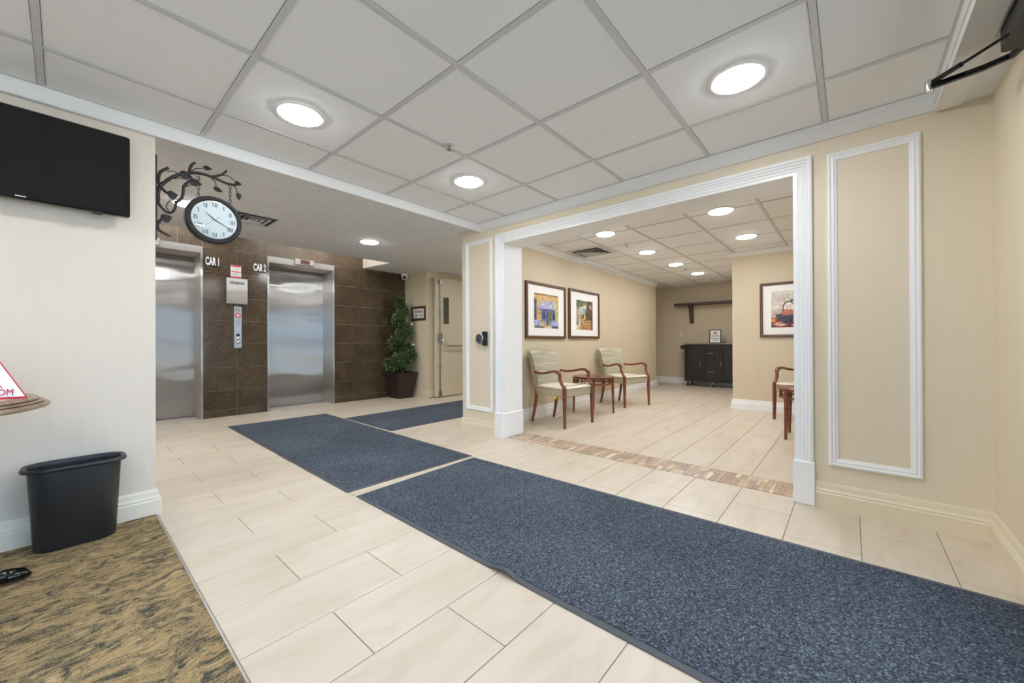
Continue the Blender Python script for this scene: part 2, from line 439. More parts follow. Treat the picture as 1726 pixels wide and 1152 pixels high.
# ------------------------------------------------------------------ key planes
YA = 2.895            # lobby face of the wall with the wide opening
YA2 = 3.15            # its far face
XT = -2.967           # face of the wall with the television
XE = -6.214           # granite wall
XR = 0.515            # entrance wall
ZC = 2.204            # lobby tile ceiling
ZW = 2.22             # sitting room ceiling
YB = 9.35             # back wall of sitting room
YR = 6.296            # projecting wall with the third picture
def xl(y): return -3.03 - 0.14 * (y - 3.675) / 4.72       # sitting-room left wall is a little out of square
def zal(x): return 2.163 + (-3.0 - x) * 0.0184            # plaster ceiling of the elevator hall
TX, TL, TX0 = 0.2875, 0.57, 0.035                         # floor tile module

# ------------------------------------------------------------------ floor
fl = MB().box(-7.0, 1.1, -4.2, 9.8, -0.06, -0.0035).build('floor', M_['grout'])
tag(fl, 'beige porcelain tile floor of the lobby and sitting room', 'floor', kind='structure')

def tile_mesh(w, l, g=0.0016, c=0.0012, t=0.006):
    x, y = w / 2 - g, l / 2 - g
    return MB().rings([[(-x, -y, -t), (x, -y, -t), (x, y, -t), (-x, y, -t)], [(-x, -y, -c), (x, -y, -c), (x, y, -c), (-x, y, -c)],
                       [(-x + c, -y + c, 0), (x - c, -y + c, 0), (x - c, y - c, 0), (-x + c, y - c, 0)]], False, True)
# tiled areas: (x0, x1, y0, y1)
AREAS = [(-3.1, XR, 0.345, 2.935), (-6.58, -3.1, -0.6, 4.15), (-5.5, -3.1, 4.15, 6.2), (xl(5), 1.0, 3.215, YR), (-3.12, -1.275, YR, YB), (-4.2, -3.12, 8.4, YB)]
tiles = []
fwd = Vector((-math.sin(YAW), math.cos(YAW)))
rgt = Vector((math.cos(YAW), math.sin(YAW)))
for (x0, x1, y0, y1) in AREAS:
    i0, i1 = math.floor((x0 - TX0) / TX), math.ceil((x1 - TX0) / TX)
    for i in range(i0, i1):
        xa, xb = max(x0, TX0 + i * TX), min(x1, TX0 + (i + 1) * TX)
        if xb - xa < 0.02: continue
        ph = 0.914 if i % 2 == 0 else 0.63
        j0, j1 = math.floor((y0 - ph) / TL), math.ceil((y1 - ph) / TL)
        for j in range(j0, j1):
            ya, yb = max(y0, ph + j * TL), min(y1, ph + (j + 1) * TL)
            if yb - ya < 0.02: continue
            c = Vector(((xa + xb) / 2, (ya + yb) / 2)); d = c.dot(fwd); s = c.dot(rgt)
            seen = d > 0.3 and abs(s) < 1.45 * d + 0.3 and not (c.y > 2.95 and (c.x > -0.1 - 0.0 * c.y or (c.x < -3.1 and c.y < 8.3 and c.x > -3.9))) and not (c.y > 3.2 and c.x > -0.05 * c.y)
            big = (xb - xa) * (yb - ya) / max(d, 0.3) ** 3 if seen else -1.0 / (1 + c.length)
            tiles.append((big, xa, xb, ya, yb))
tiles.sort(key=lambda t: -t[0])
cache = {}
rest = MB()
for k, (b, xa, xb, ya, yb) in enumerate(tiles):
    if k < 298 and b > 0:
        key = (round(xb - xa, 3), round(yb - ya, 3))
        if key not in cache:
            o = tile_mesh(xb - xa, yb - ya).build('floor_tile', M_['ftile'], fl); cache[key] = o
        else:
            o = cache[key].copy(); COL.objects.link(o)
        o.location = ((xa + xb) / 2, (ya + yb) / 2, 0)
    else:
        m = tile_mesh(xb - xa, yb - ya); cx, cy = (xa + xb) / 2, (ya + yb) / 2
        rest.add([(p[0] + cx, p[1] + cy, p[2]) for p in m.v], m.f)
tag(rest.build('floor_tile_field', M_['ftile'], fl), kind='stuff')

# mosaic threshold of small stone strips
thr = MB().box(-2.60, -0.25, 2.937, 3.213, -0.006, -0.0025).build('mosaic_threshold', M_['grout'])
tag(thr, 'band of small brown and tan stone mosaic set in the floor under the wide opening', 'mosaic band', kind='structure')
chip0 = MB().rings([[(-.5, -.5, -0.005), (.5, -.5, -0.005), (.5, .5, -0.005), (-.5, .5, -0.005)], [(-.5, -.5, 0), (.5, -.5, 0), (.5, .5, 0), (-.5, .5, 0)]], False, True).build('mosaic_chip', M_['mosaic'], thr)
rs = random.Random(3); x = -2.596; first = True
while x < -0.262:
    w_ = min(rs.choice((0.017, 0.022, 0.022, 0.028, 0.034)), -0.252 - x)
    cuts = rs.choice(((0.09, 0.18), (0.18, 0.09), (0.135, 0.135), (0.06, 0.12, 0.09), (0.09, 0.09, 0.09), (0.11, 0.16), (0.05, 0.13, 0.09)))
    y = 2.940
    for c_ in cuts:
        o = chip0 if first else chip0.copy()
        if not first: COL.objects.link(o)
        first = False
        o.location = (x + w_ / 2, y + c_ / 2, rs.uniform(0.0, 0.0012)); o.scale = (w_ - 0.0018, c_ - 0.0018, 1)
        y += c_
    x += w_

# carpet and its metal edge
cp = MB().box(XT, XR, -4.0, 0.336, -0.003, 0.006).build('carpet', M_['carpet'])
tag(cp, 'tan and slate swirl patterned carpet under the television wall', 'carpet', kind='structure')
tag(MB().poly([(XT - 0.02, 0.334, 0), (XT - 0.02, 0.336, 0.0072), (XT - 0.02, 0.342, 0.0072), (XT - 0.02, 0.346, 0)], (1, 0, 0), XR - XT + 0.02).build('trim_1', M_['strip']),
    'thin metal strip between patterned carpet and tile floor', 'trim', kind='structure')

# ------------------------------------------------------------------ walls
def wall(name, mb, mat, label, cat='wall'):
    return tag(mb.build(name, mat), label, cat, kind='structure')
wall('wall_left', MB().box(XT - 0.135, XT, -4.0, 0.341, 0, 2.30), M_['wall_light'], 'cream wall carrying the television, ending in a free corner')
wall('wall_right', MB().box(XR, XR + 0.14, 2.36, YA + 0.3, 0, 2.40).box(XR, XR + 0.14, -4.0, -1.36, 0, 2.40).box(XR, XR + 0.14, -1.36, 2.36, 2.12, 2.40), M_['wall_beige'], 'beige entrance wall at the edge of the frame')
wall('wall_rear', MB().box(XT - 0.2, XR + 0.14, -4.15, -4.0, 0, 0.55).box(XT - 0.2, XR + 0.14, -4.15, -4.0, 2.05, 2.40).box(XT - 0.2, -2.75, -4.15, -4.0, 0.55, 2.05).box(0.30, XR + 0.14, -4.15, -4.0, 0.55, 2.05), M_['wall_light'], 'cream wall behind the photographer')
# wall with the wide opening
dv = MB()
dv.box(-3.238, -2.615, YA, YA2, 0, 2.40).box(-2.615, -0.24, YA, YA2, 1.985, 2.40).box(-0.24, XR, YA, YA2, 0, 2.40)
dv.box(XR, 1.1, YA + 0.2, YA2, 0, 2.4)
wall('wall_front', dv, M_['wall_beige'], 'beige wall with the wide white-cased opening to the sitting room')
# elevator hall shell
wall('wall_hall_left', MB().box(-6.7, XT - 0.135, -0.75, -0.6, 0, 2.75), M_['wall_light'], 'cream end wall of the elevator hall hidden behind the television wall')
wall('wall_sign', MB().box(XE - 0.3, -5.573, 4.145, 4.30, 0, 2.75).box(-5.70, -5.573, 4.30, 6.3, 0, 2.75), M_['wall_beige'], 'beige corner wall between granite and corridor fire door')
wall('wall_corridor_end', MB().box(-5.7, -3.18, 6.3, 6.4, 0, 2.75), M_['wall_beige'], 'beige end wall of the corridor beyond the fire door')
# sitting room shell
ya_, yb_ = YA2, 8.4
sw = MB().rings([[(xl(ya_), ya_, 0), (xl(yb_), yb_, 0), (xl(yb_) - 0.10, yb_, 0), (-3.236, ya_, 0)], [(xl(ya_), ya_, 2.4), (xl(yb_), yb_, 2.4), (xl(yb_) - 0.10, yb_, 2.4), (-3.236, ya_, 2.4)]])
sw.box(-4.3, xl(yb_) - 0.05, 8.3, 8.4, 0, 2.4)
wall('wall_sitting_left', sw, M_['wall_wait'], 'warm beige sitting room wall with two framed prints')
wall('wall_back', MB().box(-4.3, -1.2, YB, YB + 0.1, 0, 2.4).box(-4.3, -4.2, 8.4, YB, 0, 2.4), M_['wall_wait'], 'beige far wall behind the black cart')
wall('wall_sitting_right', MB().box(-1.275, 1.1, YR, YB, 0, 2.4), M_['wall_wait'], 'warm beige projecting wall with the kettle print')
wall('wall_sitting_side', MB().box(1.0, 1.1, YA2, YR, 0, 2.4), M_['wall_wait'], 'warm beige side wall of the sitting room hidden by the casing')

# granite wall with elevator openings
gw = MB()
gx0, gx1 = XE - 0.10, XE - 0.006
OP = [(0.19, 1.16), (1.885, 2.83)]         # elevator openings, outer frame to outer frame
ZO = 2.20
gw.box(gx0, gx1, -0.6, OP[0][0], 0, 2.75).box(gx0, gx1, OP[0][0], OP[0][1], ZO, 2.75).box(gx0, gx1, OP[0][1], OP[1][0], 0, 2.75)
gw.box(gx0, gx1, OP[1][0], OP[1][1], ZO, 2.75).box(gx0, gx1, OP[1][1], 4.15, 0, 2.75)
gwo = wall('wall_elevator', gw, M_['granite_joint'], 'polished dark brown granite wall around the two elevators')
rows = [0.0, 0.092, 0.345, 0.651, 0.958, 1.267, 1.568, 1.889, 2.20, 2.51, 2.75]
def gtile(pts2):                            # polygon in (y, z), shrunk a little for the joint
    c = Vector((sum(p[0] for p in pts2) / len(pts2), sum(p[1] for p in pts2) / len(pts2)))
    q = []
    for p in pts2:
        d = Vector(p) - c; q.append((p[0] - math.copysign(0.0022, d.x), p[1] - math.copysign(0.0022, d.y)))
    MB().poly([(gx1 - 0.002, a, b) for a, b in q], (1, 0, 0), 0.008).build('granite_tile', M_['granite'], gwo)
def gcol(ya, yb, z0=0, z1=99, base=True):
    for k in range(len(rows) - 1):
        a, b = max(rows[k], z0), min(rows[k + 1], z1)
        if b - a > 0.01 and (base or k > 0): gtile([(ya, a), (yb, a), (yb, b), (ya, b)])
gcol(-0.6, OP[0][0]); gcol(1.16, 1.529); gcol(1.529, 1.885)
for a, b in ((0.19, 0.914), (0.914, 1.16), (1.885, 2.682), (2.682, 2.83)): gcol(a, b, ZO)
gcol(2.83, 3.19, base=False); gcol(3.39, 3.724, base=False); gcol(3.724, 4.145, base=False)
zb = rows[1]
gtile([(2.83, 0), (3.30, 0), (3.19, zb), (2.83, zb)]); gtile([(3.30, 0), (3.724, 0), (3.724, zb), (3.39, zb)]); gtile([(3.724, 0), (4.145, 0), (4.145, zb), (3.724, zb)])
gtile([(3.19, zb), (3.30, 0), (3.30, rows[2]), (3.19, rows[2])]); gtile([(3.30, 0), (3.39, zb), (3.39, rows[2]), (3.30, rows[2])])
gcol(3.19, 3.30, rows[2]); gcol(3.30, 3.39, rows[2])

# ------------------------------------------------------------------ baseboards and mouldings
BP = [(0, 0), (0.022, 0), (0.022, 0.082), (0.017, 0.090), (0.019, 0.096), (0.012, 0.108), (0.010, 0.132), (0.007, 0.140), (0, 0.142)]
def bboard(name, path, mat, label):
    return tag(MB().sweep(BP, path).build(name, mat), label, 'baseboard', kind='structure')
bboard('baseboard_left', [(XT - 0.135, 0.341), (XT, 0.341), (XT, -4.0)], M_['base_light'], 'ivory moulded baseboard under the television')
bboard('baseboard_right', [(XR, 2.37), (XR, YA), (-0.165, YA)], M_['base_cream'], 'cream moulded baseboard below the tall wall panel')
bboard('baseboard_column', [(-2.735, YA), (-3.238, YA), (-3.238, YA2)], M_['base_cream'], 'cream moulded baseboard of the narrow wall panel by the opening')
bboard('baseboard_sign', [(-5.573, 6.3), (-5.573, 4.145), (XE, 4.145)], M_['base_cream'], 'cream baseboard beside the planter')
bboard('baseboard_sitting_left', [(xl(yb_) - 0.5, yb_), (xl(yb_), yb_), (xl(YA2 + 0.02), YA2 + 0.02)], M_['white'], 'white moulded baseboard behind the armchairs')
bboard('baseboard_back', [(-1.28, YB), (-4.2, YB)], M_['white'], 'white baseboard behind the black cart')
bboard('baseboard_sitting_right', [(1.0, YR), (-1.275, YR), (-1.275, YB)], M_['white'], 'white moulded baseboard under the kettle print')

# cornices
CP = [(0, 0), (0.010, 0), (0.018, 0.010), (0.036, 0.030), (0.044, 0.050), (0.052, 0.058), (0.052, 0.0782), (0, 0.0782)]
def cornice(name, path, ztop, mat=None, prof=CP, label=''):
    k = prof[-1][1]
    return tag(MB().sweep([(o, ztop - k + z) for o, z in prof], path).build(name, mat or M_['cornice'], smooth=35), label, 'cornice', kind='structure')
cornice('trim_2', [(0.33, YA), (-2.955, YA)], ZC, label='white cornice along the top of the beige opening wall')
FP = [(0, 0), (0.026, 0.0), (0.034, 0.012), (0.036, 0.074), (0, 0.074)]
cornice('trim_3', [(XT, YA), (XT, -4.0)], ZC, prof=FP, label='white fascia edge between tiled lobby ceiling and elevator hall')
cornice('trim_4', [(xl(YA2), YA2), (xl(yb_), yb_)][::-1], ZW, label='white cornice above the two street scene prints')
cornice('trim_5', [(1.0, YR), (-1.275, YR), (-1.275, YB)], ZW, prof=[(o, z * 0.72) for o, z in CP], label='white cornice above the kettle print')
# entrance header beam and soffit
tag(MB().box(0.328, 0.42, -4.0, YA - 0.02, 2.112, ZC).box(0.322, 0.33, -4.0, YA - 0.02, 2.15, ZC).build('trim_6', M_['cornice']), 'white boxed beam running above the entrance door', 'beam', kind='structure')
tag(MB().box(0.42, XR, -4.0, YA, 2.128, ZC).build('ceiling_soffit', M_['plaster']), 'white soffit strip between entrance beam and beige wall', 'soffit', kind='structure')

# panel mouldings on the opening wall
fnA = lambda u, v, h: (u, YA - h, v)
PM = [(0, 0), (0.0, 0.012), (0.006, 0.016), (0.012, 0.016), (0.017, 0.010), (0.027, 0.013), (0.034, 0.009), (0.042, 0.007), (0.044, 0)]
def panel(name, u0, u1, v0, v1, label, prof=PM):
    return tag(MB().frame(fnA, u0, u1, v0, v1, prof).build(name, M_['white']), label, 'wall moulding', kind='structure')
panel('trim_7', -0.095, 0.28, 0.247, 2.035, 'tall white rectangular wall moulding beside the opening')
panel('trim_8', -3.172, -2.772, 0.240, 2.047, 'narrow white rectangular wall moulding around the door button')

# casing of the wide opening
CS = [(0, 0), (0, 0.026), (0.010, 0.030), (0.018, 0.030), (0.022, 0.022), (0.034, 0.024), (0.038, 0.017), (0.050, 0.019), (0.055, 0.012), (0.070, 0.014), (0.074, 0.010), (0.092, 0.010), (0.092, 0)]
cs = tag(MB().frame(fnA, -2.72, -0.164, 0, 2.052, CS, True).build('door_casing', M_['white']), 'white fluted casing around the wide opening to the sitting room', 'door casing', kind='structure')
jb = MB().box(-2.63, -2.612, YA - 0.004, YA2 + 0.02, 0, 1.968).box(-0.256, -0.24, YA - 0.004, YA2 + 0.02, 0, 1.968).box(-2.63, -0.24, YA - 0.004, YA2 + 0.02, 1.9605, 1.99)
jb.build('jamb_lining', M_['white'], cs)
for a, b in ((-2.727, -2.606), (-0.260, -0.158)):
    MB().bbox(a, b, YA - 0.036, YA2 + (0.03 if a < -1 else 0.0), 0, 0.252, 0.004).build('plinth_block', M_['white'], cs)
MB().frame(lambda u, v, h: (u, YA2 + h, v), -2.72, -0.164, 0, 2.052, CS, True).build('inner_casing', M_['white'], cs)

# ------------------------------------------------------------------ ceilings
GX = [0.328] + [-0.10 - 0.6125 * k for k in range(0, 6)]
GX = [x for x in GX if x > XT + 0.1] + [XT + 0.03]
GY = [YA - 0.045] + [2.385 - 0.6135 * k for k in range(0, 11)] + [-4.0]
def ceiling_grid(parent, gx, gy, z, skip=lambda x, y: False, split=None):
    t, b = [], 0.012
    xs, ys = sorted(gx), sorted(gy)
    cache = {}
    for i in range(len(xs) - 1):
        for j in range(len(ys) - 1):
            x0, x1, y0, y1 = xs[i], xs[i + 1], ys[j], ys[j + 1]
            if x1 - x0 < 0.03 or y1 - y0 < 0.03 or skip((x0 + x1) / 2, (y0 + y1) / 2): continue
            key = (round(x1 - x0, 3), round(y1 - y0, 3))
            w, l = (x1 - x0) / 2 - 0.0138, (y1 - y0) / 2 - 0.0138
            if key not in cache:
                e = 0.007
                o = MB().rings([[(-w, -l, 0.014), (w, -l, 0.014), (w, l, 0.014), (-w, l, 0.014)], [(-w, -l, 0.004), (w, -l, 0.004), (w, l, 0.004), (-w, l, 0.004)],
                                [(-w + e, -l + e, 0.0028), (w - e, -l + e, 0.0028), (w - e, l - e, 0.0028), (-w + e, l - e, 0.0028)]], True, True).build('ceiling_tile', M_['ctile'], parent)
                cache[key] = o
            else: o = cache[key].copy(); COL.objects.link(o)
            o.location = ((x0 + x1) / 2, (y0 + y1) / 2, z)
    MB().box(xs[0], xs[0] + 0.016, ys[0], ys[-1], z + 0.0006, z + 0.004).box(xs[-1] - 0.016, xs[-1], ys[0], ys[-1], z + 0.0006, z + 0.004).box(xs[0], xs[-1], ys[0], ys[0] + 0.016, z + 0.0008, z + 0.004).box(xs[0], xs[-1], ys[-1] - 0.016, ys[-1], z + 0.0008, z + 0.004).build('wall_angle', M_['tbar'], parent)
    for x in xs[1:-1]: MB().box(x - b, x + b, ys[0], ys[-1], z, z + 0.004).build('grid_runner', M_['tbar'], parent)
    for y in ys[1:-1]: MB().box(xs[0], xs[-1], y - b, y + b, z + 0.0004, z + 0.004).build('grid_runner', M_['tbar'], parent)
cl = tag(MB().box(XT - 0.02, XR + 0.1, -4.1, YA + 0.05, ZC + 0.03, ZC + 0.09).build('ceiling', M_['plenum']), 'white suspended tile ceiling of the lobby', 'ceiling', kind='structure')
ceiling_grid(cl, GX, GY, ZC)
WX = [1.0, -0.01, -0.622, -1.232, -1.835, -2.445, -3.02]
WY = [YA2, 3.55, 4.16, 4.77, 5.38, 5.99, 6.6, 7.21, 7.82, 8.43, 9.04, YB]
cw = tag(MB().box(-4.3, 1.1, YA2 - 0.02, YB + 0.1, ZW + 0.03, ZW + 0.09).build('ceiling_sitting', M_['plenum']), 'white suspended tile ceiling of the sitting room', 'ceiling', kind='structure')
ceiling_grid(cw, WX, WY, ZW, lambda x, y: y > YR + 0.3 and x > -1.2)
MB().box(-4.25, -3.00, YA2, YB, ZW + 0.001, ZW + 0.02).build('plaster_margin', M_['plaster'], cw)
# plaster ceiling of the hall: slopes a touch, stops short of the granite wall, raised bay in front of the elevators
XB = -5.41
hc = MB()
def slab(x0, x1, y0, y1):
    a, b = zal(x0), zal(x1)
    hc.rings([[(x0, y0, a), (x1, y0, b), (x1, y1, b), (x0, y1, a)], [(x0, y0, 2.74), (x1, y0, 2.74), (x1, y1, 2.74), (x0, y1, 2.74)]])
slab(XB, -3.0 + 0.02, -0.6, 2.90); slab(XB, -3.02, 2.90, 6.3); slab(XE - 0.1, XB, 3.325, 6.3)
hco = tag(hc.build('ceiling_hall', M_['plaster']), 'grey textured plaster ceiling of the elevator hall', 'ceiling', kind='structure')
MB().box(XE - 0.12, XB + 0.02, -0.7, 3.35, 2.66, 2.74).build('raised_bay', M_['plaster'], hco)
MB().box(XE - 0.004, XB - 0.001, 3.319, 3.325, zal(XE) + 0.001, 2.66).build('bay_end', M_['wall_light'], hco)

# ------------------------------------------------------------------ ceiling fixtures
def ceiling_light(x, y, z, label, group, r=0.102):
    e = empty('ceiling_light', (x, y, z))
    tag(e, label, 'ceiling light', group)
    MB().lathe([(r + 0.020, 0.004), (r + 0.020, -0.003), (r + 0.012, -0.006), (r, -0.006), (r, 0.0)], n=40, cap=False).build('trim_ring', M_['white'], e, smooth=40)
    MB().lathe([(r, -0.004), (r * 0.95, -0.0105), (r * 0.78, -0.0145), (r * 0.4, -0.0165), (0.001, -0.017)], n=32, cap=False).build('lens', M_['lens'], e, smooth=60)
    return e
ceiling_light(-2.25, 0.845, ZC, 'round flush ceiling light nearest the television in the lobby', 'lobby lights')
ceiling_light(-0.397, 2.09, ZC, 'round flush ceiling light nearest the entrance door arm', 'lobby lights')
ceiling_light(-2.215, 2.05, ZC, 'round flush ceiling light beside the lobby sprinkler', 'lobby lights')
ceiling_light(-0.40, 0.845, ZC, 'unseen ceiling light added above the photographer', 'lobby lights')  # out of view, added to even out the lobby light
for x, y, w in ((-2.25, -0.98, 'nearest the television wall'), (-0.40, -0.98, 'nearest the entrance'), (-1.32, -2.2, 'nearest the added window')): ceiling_light(x, y, ZC, 'unseen ceiling light added over the carpet behind the photographer, ' + w, 'lobby lights')  # added fixtures behind the camera, fill for the lobby
ceiling_light(-4.39, 2.43, zal(-4.39), 'round light in the plaster ceiling in front of car 2', 'hall lights')
ceiling_light(-4.37, 0.72, zal(-4.37), 'round light in the plaster ceiling seen behind the clock', 'hall lights')
ceiling_light(-3.72, 3.62, zal(-3.72), 'unseen light added in the corridor ceiling beyond the narrow wall panel', 'hall lights')  # added behind the column to brighten the sign wall
ceiling_light(-4.40, -0.25, zal(-4.40), 'unseen light added in the plaster ceiling behind the television wall', 'hall lights')  # added out of sight to brighten the hall
ceiling_light(-4.2, 5.3, zal(-4.1), 'unseen light added in the plaster ceiling at the corridor end', 'hall lights')  # added out of sight as extra corridor light
sp = [(-2.14, 4.13, 'first'), (-2.14, 5.36, 'second'), (-2.13, 6.52, 'third'), (-2.11, 7.65, 'fourth')]
for x, y, w in sp: ceiling_light(x, y, ZW, w + ' light from the opening in the left row of the sitting room ceiling', 'sitting room lights')
for x, y, w in ((-0.935, 4.15, 'nearer the opening'), (-0.935, 5.36, 'nearer the kettle print')): ceiling_light(x, y, ZW, 'round light in the right row of the sitting room ceiling, ' + w, 'sitting room lights')

def light_strip(y0, y1, label):
    e = empty('light_strip', (-5.72, (y0 + y1) / 2, 2.655)); tag(e, label, 'strip light', 'strip lights above the elevators')
    h = (y1 - y0) / 2
    MB().bbox(-0.06, 0.06, -h, h, -0.03, 0.0, 0.004).build('strip_body', M_['white'], e)
    MB().tube([(0, -h + 0.02, -0.045), (0, h - 0.02, -0.045)], 0.014, 10).build('strip_tube', M_['tube'], e, smooth=50)
light_strip(0.0, 1.2, 'strip light hidden in the raised ceiling bay above the elevator nearer the clock'); light_strip(1.9, 3.1, 'strip light hidden in the raised ceiling bay above the elevator nearer the topiary')

def sprinkler(x, y, z, label):
    e = empty('sprinkler', (x, y, z)); tag(e, label, 'sprinkler', 'sprinklers')
    MB().lathe([(0.034, 0.003), (0.034, -0.002), (0.024, -0.007), (0.012, -0.008)], n=24).build('escutcheon', M_['vent'], e, smooth=40)
    MB().lathe([(0.006, -0.006), (0.006, -0.030)], n=12).build('stem', M_['satin'], e)
    MB().lathe([(0.004, -0.030), (0.016, -0.034), (0.016, -0.036), (0.002, -0.037)], n=16).build('deflector', M_['satin'], e)
sprinkler(-1.89, 1.585, ZC, 'chrome pendant sprinkler in the lobby ceiling')
sprinkler(-2.16, 4.74, ZW, 'pendant sprinkler between first and second left-row lights of sitting room')
sprinkler(-2.13, 7.00, ZW, 'pendant sprinkler between third and fourth left-row lights of sitting room')
sprinkler(-2.08, 8.60, ZW, 'pendant sprinkler nearest the far wall of the sitting room')

def vent(x, y, z, s, label, rz=0.0):
    e = empty('ceiling_vent', (x, y, z), rz); tag(e, label, 'air vent', 'ceiling vents')
    h = s / 2
    fn = lambda u, v, q: (u, v, -q)
    MB().box(-h * 0.86, h * 0.86, -h * 0.86, h * 0.86, -0.003, -0.001).build('backing', M_['black'], e)
    MB().frame(fn, -h, h, -h, h, [(0, -0.002), (0, 0.006), (h * 0.16, 0.008), (h * 0.16, -0.002)]).build('frame', M_['vent'], e)
    for k, q in enumerate((0.62, 0.40, 0.20)):
        MB().frame(fn, -h * q, h * q, -h * q, h * q, [(-h * 0.02, 0.014), (h * 0.055, 0.004), (h * 0.065, 0.005), (-h * 0.005, 0.016), (-h * 0.02, 0.014)]).build('louver', M_['vent'], e)
vent(-4.42, 1.22, zal(-4.42) - 0.002, 0.40, 'square louvred air vent in the plaster ceiling beside the clock')
vent(-2.72, 4.82, ZW - 0.001, 0.50, 'square louvred air vent in the sitting room ceiling by the cornice')

# ------------------------------------------------------------------ entrance door (beside the camera)
dr = empty('door_1', (XR + 0.05, 0, 0)); tag(dr, 'glazed entrance door in dark metal frame beside the camera', 'door', kind='structure')
fm = MB()
for y in (-1.36, -0.14, 1.08, 2.30): fm.box(-0.03, 0.03, y, y + 0.06, 0, 2.12)
fm.box(-0.03, 0.03, -1.36, 2.36, 2.05, 2.12).box(-0.03, 0.03, -1.36, 2.36, 0.0, 0.10).box(-0.02, 0.02, -1.36, 2.36, 1.02, 1.10)
fm.build('frame', M_['alu'], dr)
for y in (-1.30, -0.08, 1.14):
    MB().box(-0.003, 0.003, y, y + 1.16, 0.10, 2.05).build('pane', M_['glass'], dr)
wn = empty('added_window_1', (0, -4.075, 0)); tag(wn, 'unseen window added behind the photographer for more daylight', 'window', kind='structure')  # added opening: daylight for the opening wall and ceiling
wf = MB()
for x in (-2.75, -1.74, -0.74, 0.26): wf.box(x, x + 0.04, -0.03, 0.03, 0.55, 2.05)
wf.box(-2.75, 0.30, -0.03, 0.03, 0.55, 0.60).box(-2.75, 0.30, -0.03, 0.03, 2.0, 2.05).build('frame', M_['white'], wn)
for x in (-2.71, -1.70, -0.70): MB().box(x, x + 0.96, -0.003, 0.003, 0.60, 2.0).build('pane', M_['glass'], wn)
rf = MB().box(-7.1, 0.70, -4.3, 3.1, 2.78, 2.9).box(-7.1, 1.25, 3.1, 9.6, 2.78, 2.9)
rf.box(-7.1, 0.70, -4.3, -4.16, 2.2, 2.78).box(0.657, 0.70, -4.3, 3.1, 2.2, 2.78).box(1.11, 1.25, 3.1, 9.6, 0, 2.78).box(-7.1, 1.25, 9.46, 9.6, 0, 2.78).box(-7.1, -7.0, -4.3, 9.6, 0, 2.78).box(-7.1, -3.2, -4.3, -4.16, 0, 2.78).box(0.657, 1.25, 3.06, 3.1, 0, 2.78)
tag(rf.build('added_roof', M_['plaster']), 'unseen shell added over the building to keep sun and sky out', 'added_roof', kind='structure')  # added, never in view: stops sun and sky leaking in
tag(MB().box(0.66, 30, -25, 25, -0.10, -0.02).box(-25, 0.66, -25, -4.16, -0.10, -0.02).build('ground', M_['pave']), 'concrete pavement outside the entrance', 'pavement', kind='structure')
# door operator with arm
dc = empty('door_closer', (0.46, 1.6, 2.03)); tag(dc, 'black door operator with folding arm above the entrance', 'door closer')
MB().bbox(-0.030, 0.050, -0.6, 0.70, 0.0, 0.096, 0.006).build('operator_housing', M_['black'], dc)
def L(x, y, z): return (x - 0.46, y - 1.6, z - 2.03)
J = (0.258, 2.395, 2.03)
MB().bar([L(*J), L(0.40, 2.366, 2.03), L(0.465, 2.345, 2.035), L(0.50, 2.28, 2.05)], [0.026] * 4, [0.020] * 4, (0.2, 1, 0)).build('main_arm', M_['black_gloss'], dc)
MB().tube([L(0.262, 2.395, 2.045), L(0.335, 2.31, 2.045)], 0.010, 10).tube([L(0.335, 2.31, 2.045), L(0.47, 2.15, 2.045)], 0.006, 8).build('connecting_rod', M_['black_gloss'], dc, smooth=40)
MB().lathe([(0.012, -0.022), (0.014, -0.016), (0.014, 0.024), (0.008, 0.03)], c=L(*J), n=16).build('pivot_pin', M_['chrome'], dc, smooth=40)

